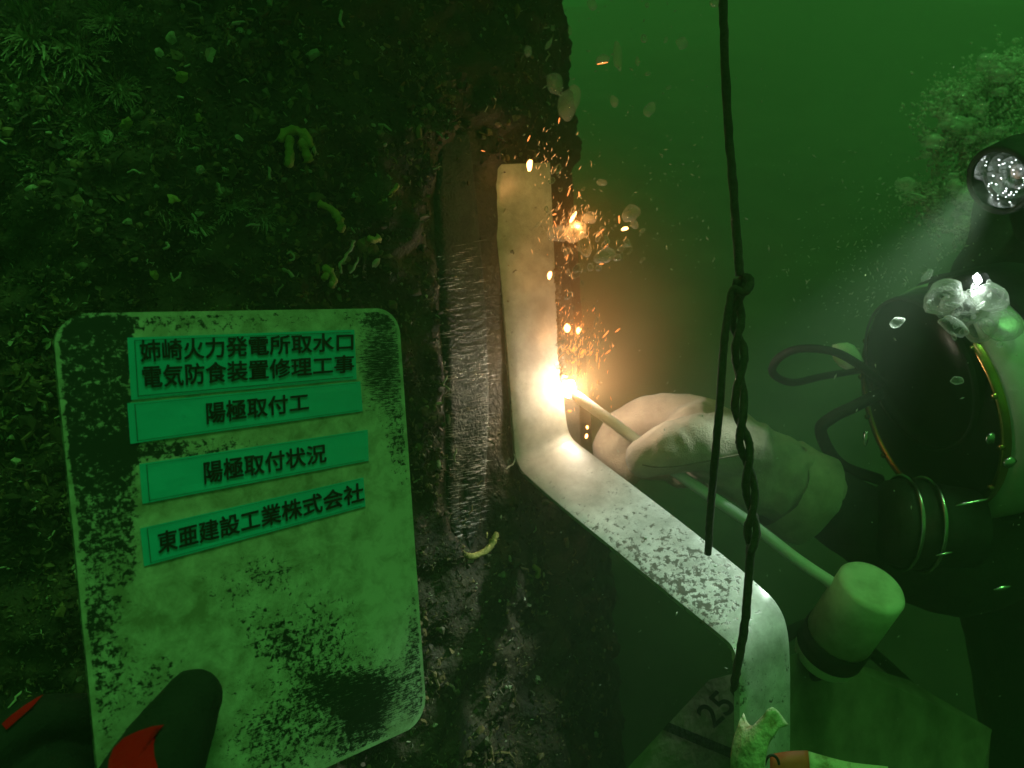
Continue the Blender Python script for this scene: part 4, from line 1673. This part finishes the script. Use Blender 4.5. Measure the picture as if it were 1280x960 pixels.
SPARKS = [  # px, py, half length px, half width px, angle degrees, hot
    (662, 206, 8, 3.2, 85, 1, 'bright orange spark at the top right of the bar'),
    (661, 173, 5, .8, 65, 0, 'thin orange streak above the top of the bar'),
    (753, 79, 9, .8, 10, 0, 'thin red spark beside a drifting bubble near the top'),
    (687, 344, 5, 2.8, 75, 1, 'bright spark on the right edge of the bar below the bubble cloud'),
    (711, 240, 7, .9, 70, 0, 'slanting orange spark at the top of the spark cloud'),
    (724, 243, 4, 1.2, 100, 0, 'short upright spark at the top of the spark cloud'),
    (699, 259, 4, .8, 65, 0, 'small spark left of the spark cloud'),
    (716, 272, 9, 2.0, 60, 1, 'largest glowing spatter in the spark cloud'),
    (713, 284, 8, 1.1, 100, 0, 'dripping spark under the largest spatter'),
    (750, 291, 7, 1.2, 45, 0, 'curved spark in the middle of the spark cloud'),
    (774, 274, 6, 1.2, 95, 0, 'spark at the left side of the highest bubble'),
    (781, 286, 4.5, 2.3, 15, 1, 'bright orange drop under the highest bubble'),
    (757, 308, 6, .9, 45, 0, 'faint spark above the white oval bubble'),
    (709, 322, 5, .9, 75, 0, 'low spark under the spark cloud'),
    (752, 330, 3, 1.0, 10, 0, 'spark under the white oval bubble'),
    (694, 280, 5, .8, 110, 0, 'spark close to the bar in the cloud'),
    (693, 268, 3, 1.0, 20, 0, 'tiny spark beside the bar above the others'),
    (709, 410, 5.5, 4.2, 80, 1, 'left one of two hot spots on the weld above the arc'),
    (723, 413, 4.5, 3.0, 70, 1, 'right one of two hot spots on the weld above the arc'),
    (717, 437, 4, 1.6, 60, 0, 'glowing spatter between the hot spots and the arc'),
    (728, 440, 5, 1.6, 50, 0, 'glowing spatter right of the weld'),
    (716, 453, 3, 1.6, 20, 0, 'small glowing drop just above the arc'),
    (734, 534, 2.5, 1.6, 90, 1, 'upper glowing drop falling below the electrode tip'),
    (733, 545, 3.2, 1.8, 80, 1, 'lower glowing drop falling below the electrode tip'),
    (746, 446, 7, .7, 85, 0, 'thin upright streak right of the weld'),
    (740, 440, 6, .7, 60, 0, 'thin slanting streak right of the weld'),
    (757, 418, 7, 1.0, 50, 0, 'long slanting streak out to the right of the weld'),
    (772, 413, 5, .9, 40, 0, 'farthest right streak beside the weld'),
    (760, 440, 5, .9, 40, 0, 'lone streak above the glove'),
    (702, 386, 4, .7, 50, 0, 'small curl of light on the bar edge above the hot spots'),
    (742, 387, 4, .6, 60, 0, 'faint streak above and right of the hot spots'),
    (712, 514, 3, 1.6, 5, 0, 'glow drop under the arc against the bar'),
    (699, 150, 4, .7, 80, 0, 'dim red streak above the bar'),
    (601, 188, 6, .5, -15, 0, 'faint orange streak left of the top of the bar')]
for k, (px, py, a_, b_2, ang, hot, lb) in enumerate(SPARKS):
    g = math.radians(ang)
    d_ = .862 if px < 730 else .85
    if 'top of the bar' in lb or 'top right of the bar' in lb:
        d_ = .86
    ax = math.cos(g) * R_AX + math.sin(g) * U_AX
    bx = -math.sin(g) * R_AX + math.cos(g) * U_AX
    s = d_ / F_PX
    m2 = MB()
    blob(m2, P(px, py, d_), (a_ * s, b_2 * s, b_2 * s), ICO2 if a_ * b_2 > 8 else ICO1, 0, .35, 1.6, k, (ax, bx, F_AX))
    tag(m2.build('spark', M['spark_hot'] if hot else M['spark']), lb, 'spark', 'sparks and spatter round the weld')
for (px, py, d_, e_) in ((664, 206, .845, .018), (722, 282, .84, .065), (722, 411, .862, .055)):
    hl2 = bpy.data.lights.new('spatter_light', 'POINT')
    hl2.energy = e_
    hl2.color = (1.0, .42, .13)
    hl2.shadow_soft_size = .004
    ho2 = bpy.data.objects.new('spatter_light', hl2)
    COL.objects.link(ho2)
    ho2.location = P(px, py, d_)
rng = random.Random(22)
m2 = MB()
for k in range(150):
    c = rng.choice([(716, 285, 16, 20), (740, 305, 22, 16), (716, 340, 8, 24), (728, 425, 16, 24), (706, 225, 14, 22), (770, 300, 16, 16)])
    px, py = rng.gauss(c[0], c[2]), rng.gauss(c[1], c[3])
    g = math.radians(rng.uniform(30, 120))
    ax = math.cos(g) * R_AX + math.sin(g) * U_AX
    bx = -math.sin(g) * R_AX + math.cos(g) * U_AX
    sc_ = .85 / F_PX
    q = rng.choice([.5, .7, 1, 1.5, 2.4])
    blob(m2, P(px, py, rng.uniform(.80, .862)), (sc_ * q * rng.uniform(1.2, 3.2), sc_ * q * rng.uniform(.8, 1.6), sc_ * q), ICO2, 0, .4, 1.5, k, (ax, bx, F_AX))
tag(m2.build('weld_froth', M['bubble']), 'ragged column of tiny lit bubbles rising beside the plate', 'bubbles', kind='stuff')
rng = random.Random(21)
m2 = MB()
for k in range(460):
    r = abs(rng.gauss(0, 1))
    c = rng.choice([(714, 278, 15, 18), (714, 278, 12, 14), (735, 295, 24, 16), (716, 432, 9, 15), (716, 432, 9, 15), (722, 420, 14, 20), (708, 365, 7, 40), (722, 470, 18, 24), (690, 200, 18, 22), (742, 425, 18, 14)])
    px, py = rng.gauss(c[0], c[2]), rng.gauss(c[1], c[3])
    g = math.radians(rng.uniform(40, 110))
    ax = math.cos(g) * R_AX + math.sin(g) * U_AX
    bx = -math.sin(g) * R_AX + math.cos(g) * U_AX
    s = .85 / F_PX
    blob(m2, P(px, py, rng.uniform(.80, .865)), (s * rng.uniform(.8, 4.5), s * rng.uniform(.18, .34), s * .3), (OCT_V, OCT_F), 0, 0, 1, 0, (ax, bx, F_AX))
M['spark_dim'] = emit_mat('spark_dim', (1.0, .42, .12), 2.2)
tag(m2.build('spark_dust', M['spark_dim']), 'fine orange spark dust around the weld', 'sparks', kind='stuff')

# ------------------------------------------------------------------ bubbles
BUB = [  # px, py, rx, ry, angle, depth, soft, label
    (789, 267, 12, 10, 30, .84, 1, 'pale round bubble at the upper right of the spark cloud'),
    (755, 320, 14, 9, 20, .82, 1, 'white oval bubble at the bottom of the spark cloud'),
    (731, 306, 8, 16, 15, .84, 0, 'tall silvery bubble in the spark cloud'),
    (719, 290, 16, 12, 40, .85, 1, 'wide smoky bubble behind the largest spatter'),
    (698, 292, 10, 16, 80, .86, 1, 'orange lit bubble against the bar'),
    (737, 272, 10, 8, 10, .86, 1, 'soft bubble right of the largest spatter'),
    (757, 305, 7, 4, 40, .83, 0, 'small bubble touching the white oval one'),
    (784, 307, 5, 2.5, 5, .83, 1, 'flat little bubble right of the white oval one'),
    (776, 311, 5, 3, 20, .83, 0, 'small clear bubble right of the white oval one'),
    (748, 335, 4, 4, 0, .83, 0, 'round clear bubble under the white oval one'),
    (738, 334, 4, 5, 0, .83, 0, 'second clear bubble under the white oval one'),
    (772, 322, 5, 4, 30, .83, 0, 'clear bubble lowest on the right of the cloud'),
    (793, 281, 5, 5, 20, .84, 1, 'faint bubble under the pale round one'),
    (803, 288, 4, 2.5, 30, .84, 1, 'outermost small bubble of the spark cloud'),
    (752, 228, 4, 7, 80, .86, 1, 'faint upright bubble above the spark cloud'),
    (712, 128, 13, 22, -15, .88, 1, 'large hazy bubble rising above the bar'),
    (693, 105, 10, 14, 20, .89, 1, 'hazy bubble left of the large rising one'),
    (772, 70, 6, 18, 5, .88, 1, 'tall thin bubble beside the thin red spark'),
    (753, 74, 9, 6, 10, .88, 1, 'grey green bubble above the thin red spark'),
    (768, 127, 5, 7, 20, .86, 1, 'little bubble below the tall thin one'),
    (812, 137, 7, 9, -30, .84, 1, 'kidney shaped bubble left of the cord'),
    (852, 54, 7, 8, -20, .84, 1, 'jagged bubble near the cord at the top'),
    (805, 48, 4, 5, 10, .84, 0, 'small round bubble near the top'),
    (893, 4, 6, 5, 0, .80, 1, 'bubble cut by the top edge beside the cord'),
    (740, 5, 6, 8, 20, .88, 1, 'upright bubble cut by the top edge'),
    (809, 6, 3, 3, 0, .85, 0, 'tiny round bubble at the top edge'),
    (712, 38, 2.5, 6, 5, .88, 1, 'thin bubble left of the tall thin one'),
    (797, 77, 2.5, 6, 8, .86, 1, 'thin upright bubble in open water'),
    (810, 92, 4, 2.2, 20, .86, 0, 'flat tiny bubble in open water'),
    (836, 109, 3.5, 2.2, 30, .86, 0, 'flat tiny bubble right of the others'),
    (832, 50, 2.5, 4, -20, .86, 1, 'thin faint bubble left of the jagged one'),
    (686, 55, 3, 8, -30, .88, 1, 'slanted streaky bubble against the dark pile'),
    (660, 64, 5, 7, -10, .89, 1, 'dull bubble against the dark pile'),
    (691, 35, 2.5, 4, 0, .88, 1, 'small dull bubble against the dark pile'),
    # above the face port
    (1180, 372, 26, 20, 20, .82, 0, 'glittering bubble at the left of the helmet cluster'),
    (1205, 385, 26, 22, 0, .82, 0, 'broad clear bubble in the middle of the helmet cluster'),
    (1238, 372, 22, 18, -30, .80, 0, 'rounded bubble at the top of the helmet cluster'),
    (1252, 405, 26, 20, -20, .82, 0, 'bright rimmed bubble at the right of the helmet cluster'),
    (1192, 408, 20, 10, -30, .81, 0, 'flat bubble along the top of the helmet'),
    (1225, 412, 18, 16, 0, .82, 0, 'bubble resting on the white shell of the helmet'),
    (1196, 476, 8, 5, 0, .80, 0, 'small bubble stuck to the dark face port'),
    # plume on the right
    (1208, 225, 6, 6, 0, 1.2, 1, 'small bubble beside the head lamp'),
    (1132, 230, 12, 9, -20, 1.15, 1, 'leading bubble at the left of the plume'),
    (1146, 246, 14, 4, -15, 1.15, 0, 'flat bubble chain under the leading bubble'),
    (1214, 150, 8, 4, 15, 1.2, 1, 'bright streak of bubble in the plume')]
for k, (px, py, rx, ry, ang, d_, soft, lb) in enumerate(BUB):
    g = math.radians(ang)
    ax = math.cos(g) * R_AX + math.sin(g) * U_AX
    bx = -math.sin(g) * R_AX + math.cos(g) * U_AX
    s = d_ / F_PX
    m2 = MB()
    blob(m2, P(px, py, d_), (rx * s, ry * s, min(rx, ry) * s), ICO3, 0, .26, 1.3, k + 3, (ax, bx, F_AX))
    tag(m2.build('bubble', M['bubble_soft'] if soft else M['bubble']), lb, 'bubble', 'gas bubbles in the water')

# brown fume hanging round the arc
fm = bpy.data.materials.new('weld_fume')
fm.use_nodes = True
fn, fl_ = fm.node_tree.nodes, fm.node_tree.links
fn.clear()
tc = fn.new('ShaderNodeTexCoord')
ln_ = fn.new('ShaderNodeVectorMath')
ln_.operation = 'LENGTH'
fl_.new(tc.outputs['Object'], ln_.inputs[0])
mr = fn.new('ShaderNodeMapRange')
mr.inputs['From Min'].default_value = 0.0
mr.inputs['From Max'].default_value = 1.0
mr.inputs['To Min'].default_value = 1.0
mr.inputs['To Max'].default_value = 0.0
fl_.new(ln_.outputs['Value'], mr.inputs['Value'])
pw = fn.new('ShaderNodeMath')
pw.operation = 'POWER'
pw.inputs[1].default_value = 2.0
fl_.new(mr.outputs[0], pw.inputs[0])
ml = fn.new('ShaderNodeMath')
ml.operation = 'MULTIPLY'
ml.inputs[1].default_value = 6.5
fl_.new(pw.outputs[0], ml.inputs[0])
vp = fn.new('ShaderNodeVolumePrincipled')
vp.inputs['Color'].default_value = (0.90, 0.50, 0.24, 1)
vp.inputs['Anisotropy'].default_value = 0.2
fl_.new(ml.outputs[0], vp.inputs['Density'])
fo = fn.new('ShaderNodeOutputMaterial')
fl_.new(vp.outputs[0], fo.inputs['Volume'])
m2 = MB()
blob(m2, (0, 0, 0), 1.0, ICO3)
o = m2.build('weld_fume', fm)
o.location = P(738, 400, .85)
o.scale = (.19, .12, .26)
tag(o, 'brown glowing fume hanging in the water round the arc', 'fume', kind='stuff')

# exhaled bubble plume behind the lamp: froth too fine to count
rng = random.Random(9)
m2 = MB()
count = 0
while count < 19000:
    c = rng.choice([(1200, 150, 24, 26, 1), (1205, 160, 30, 30, 1), (1272, 88, 16, 14, 1.2), (1240, 130, 34, 30, 1), (1235, 180, 34, 30, .8), (1200, 250, 34, 24, .8), (1225, 280, 30, 20, .7), (1275, 110, 22, 26, 1), (1180, 245, 30, 16, .6)])
    px, py = rng.gauss(c[0], c[2] * .8), rng.gauss(c[1], c[3] * .8)
    v_ = noise.noise(Vector((px * .04, py * .04, 5))) + 0.6 * noise.noise(Vector((px * .11, py * .11, 2)))
    if v_ < -.55 + 1.0 * rng.random():
        continue
    d_ = 1.22 + rng.gauss(0, .022)
    sc_ = d_ / F_PX
    r = sc_ * rng.choice([1.0, 1.2, 1.5, 1.9, 2.5]) * c[4]
    g = rng.uniform(0, 6.28)
    ax = math.cos(g) * R_AX + math.sin(g) * U_AX
    bx = -math.sin(g) * R_AX + math.cos(g) * U_AX
    blob(m2, P(px, py, d_), (r * rng.uniform(.8, 2.0), r, r), (OCT_V, OCT_F), 0, 0, 1, 0, (ax, bx, F_AX))
    count += 1
fr_m, fnt, fb = node_mat('froth')
fN, fL = fnt.nodes, fnt.links
fd, ft, fx = fN.new('ShaderNodeBsdfDiffuse'), fN.new('ShaderNodeBsdfTranslucent'), fN.new('ShaderNodeMixShader')
fd.inputs['Color'].default_value = (.92, .93, .84, 1)
ft.inputs['Color'].default_value = (.92, .93, .84, 1)
fL.new(fd.outputs[0], fx.inputs[1])
fL.new(ft.outputs[0], fx.inputs[2])
fL.new(fx.outputs[0], fN['Material Output'].inputs['Surface'])
M['froth'] = fr_m
for k in range(70):
    c = rng.choice([(1200, 150), (1210, 165), (1270, 90), (1240, 130), (1235, 180), (1195, 245), (1225, 270)])
    px, py = rng.gauss(c[0], 22), rng.gauss(c[1], 20)
    sc_ = 1.16 / F_PX
    q = rng.uniform(2.5, 9)
    blob(m2, P(px, py, 1.16 + rng.gauss(0, .02)), (sc_ * q * rng.uniform(1, 1.8), sc_ * q, sc_ * q), ICO2, 1, .4, 1.4, k)
tag(m2.build('bubble_plume', [M['froth'], M['bubble_soft']]), 'cloud of exhaled fine bubbles rising behind the lamp', 'bubbles', kind='stuff')

# glittering froth above the face port
rng = random.Random(31)
m2 = MB()
for k in range(60):
    px, py = rng.gauss(1205, 28), rng.gauss(384, 18)
    d_ = rng.uniform(.79, .84)
    sc_ = d_ / F_PX
    g = rng.uniform(0, 6.28)
    ax = math.cos(g) * R_AX + math.sin(g) * U_AX
    bx = -math.sin(g) * R_AX + math.cos(g) * U_AX
    q = rng.choice([1, 1, .5, .4])
    blob(m2, P(px, py, d_), (sc_ * q * rng.uniform(3, 11), sc_ * q * rng.uniform(2, 7), sc_ * 4 * q), ICO2, 0, .45, 1.6, k, (ax, bx, F_AX))
tag(m2.build('bubble_froth', M['bubble']), 'glittering froth of small bubbles above the face port', 'bubbles', kind='stuff')

# particles drifting in the water
m2 = MB()
for k in range(1300):
    z = rng.random()
    if z < .45:
        px, py, d_ = rng.gauss(1110, 60), rng.gauss(320, 55), rng.uniform(.85, 1.2)
    elif z < .7:
        px, py, d_ = rng.uniform(650, 900), rng.uniform(0, 340), rng.uniform(.78, .95)
    else:
        px, py, d_ = rng.uniform(500, 1280), rng.uniform(0, 960), rng.uniform(.6, 1.3)
    s = d_ / F_PX
    g = rng.uniform(0, 6.28)
    ax = math.cos(g) * R_AX + math.sin(g) * U_AX
    bx = -math.sin(g) * R_AX + math.cos(g) * U_AX
    r = s * rng.choice([.35, .4, .5, .6, .9, 1.2])
    blob(m2, P(px, py, d_), (r * rng.uniform(1, 3.5), r * .8, r), (OCT_V, OCT_F), 0, .3, 1, k, (ax, bx, F_AX))
tag(m2.build('drifting_particles', M['snow']), 'pale specks of silt and plankton drifting in the water', 'particles', kind='stuff')
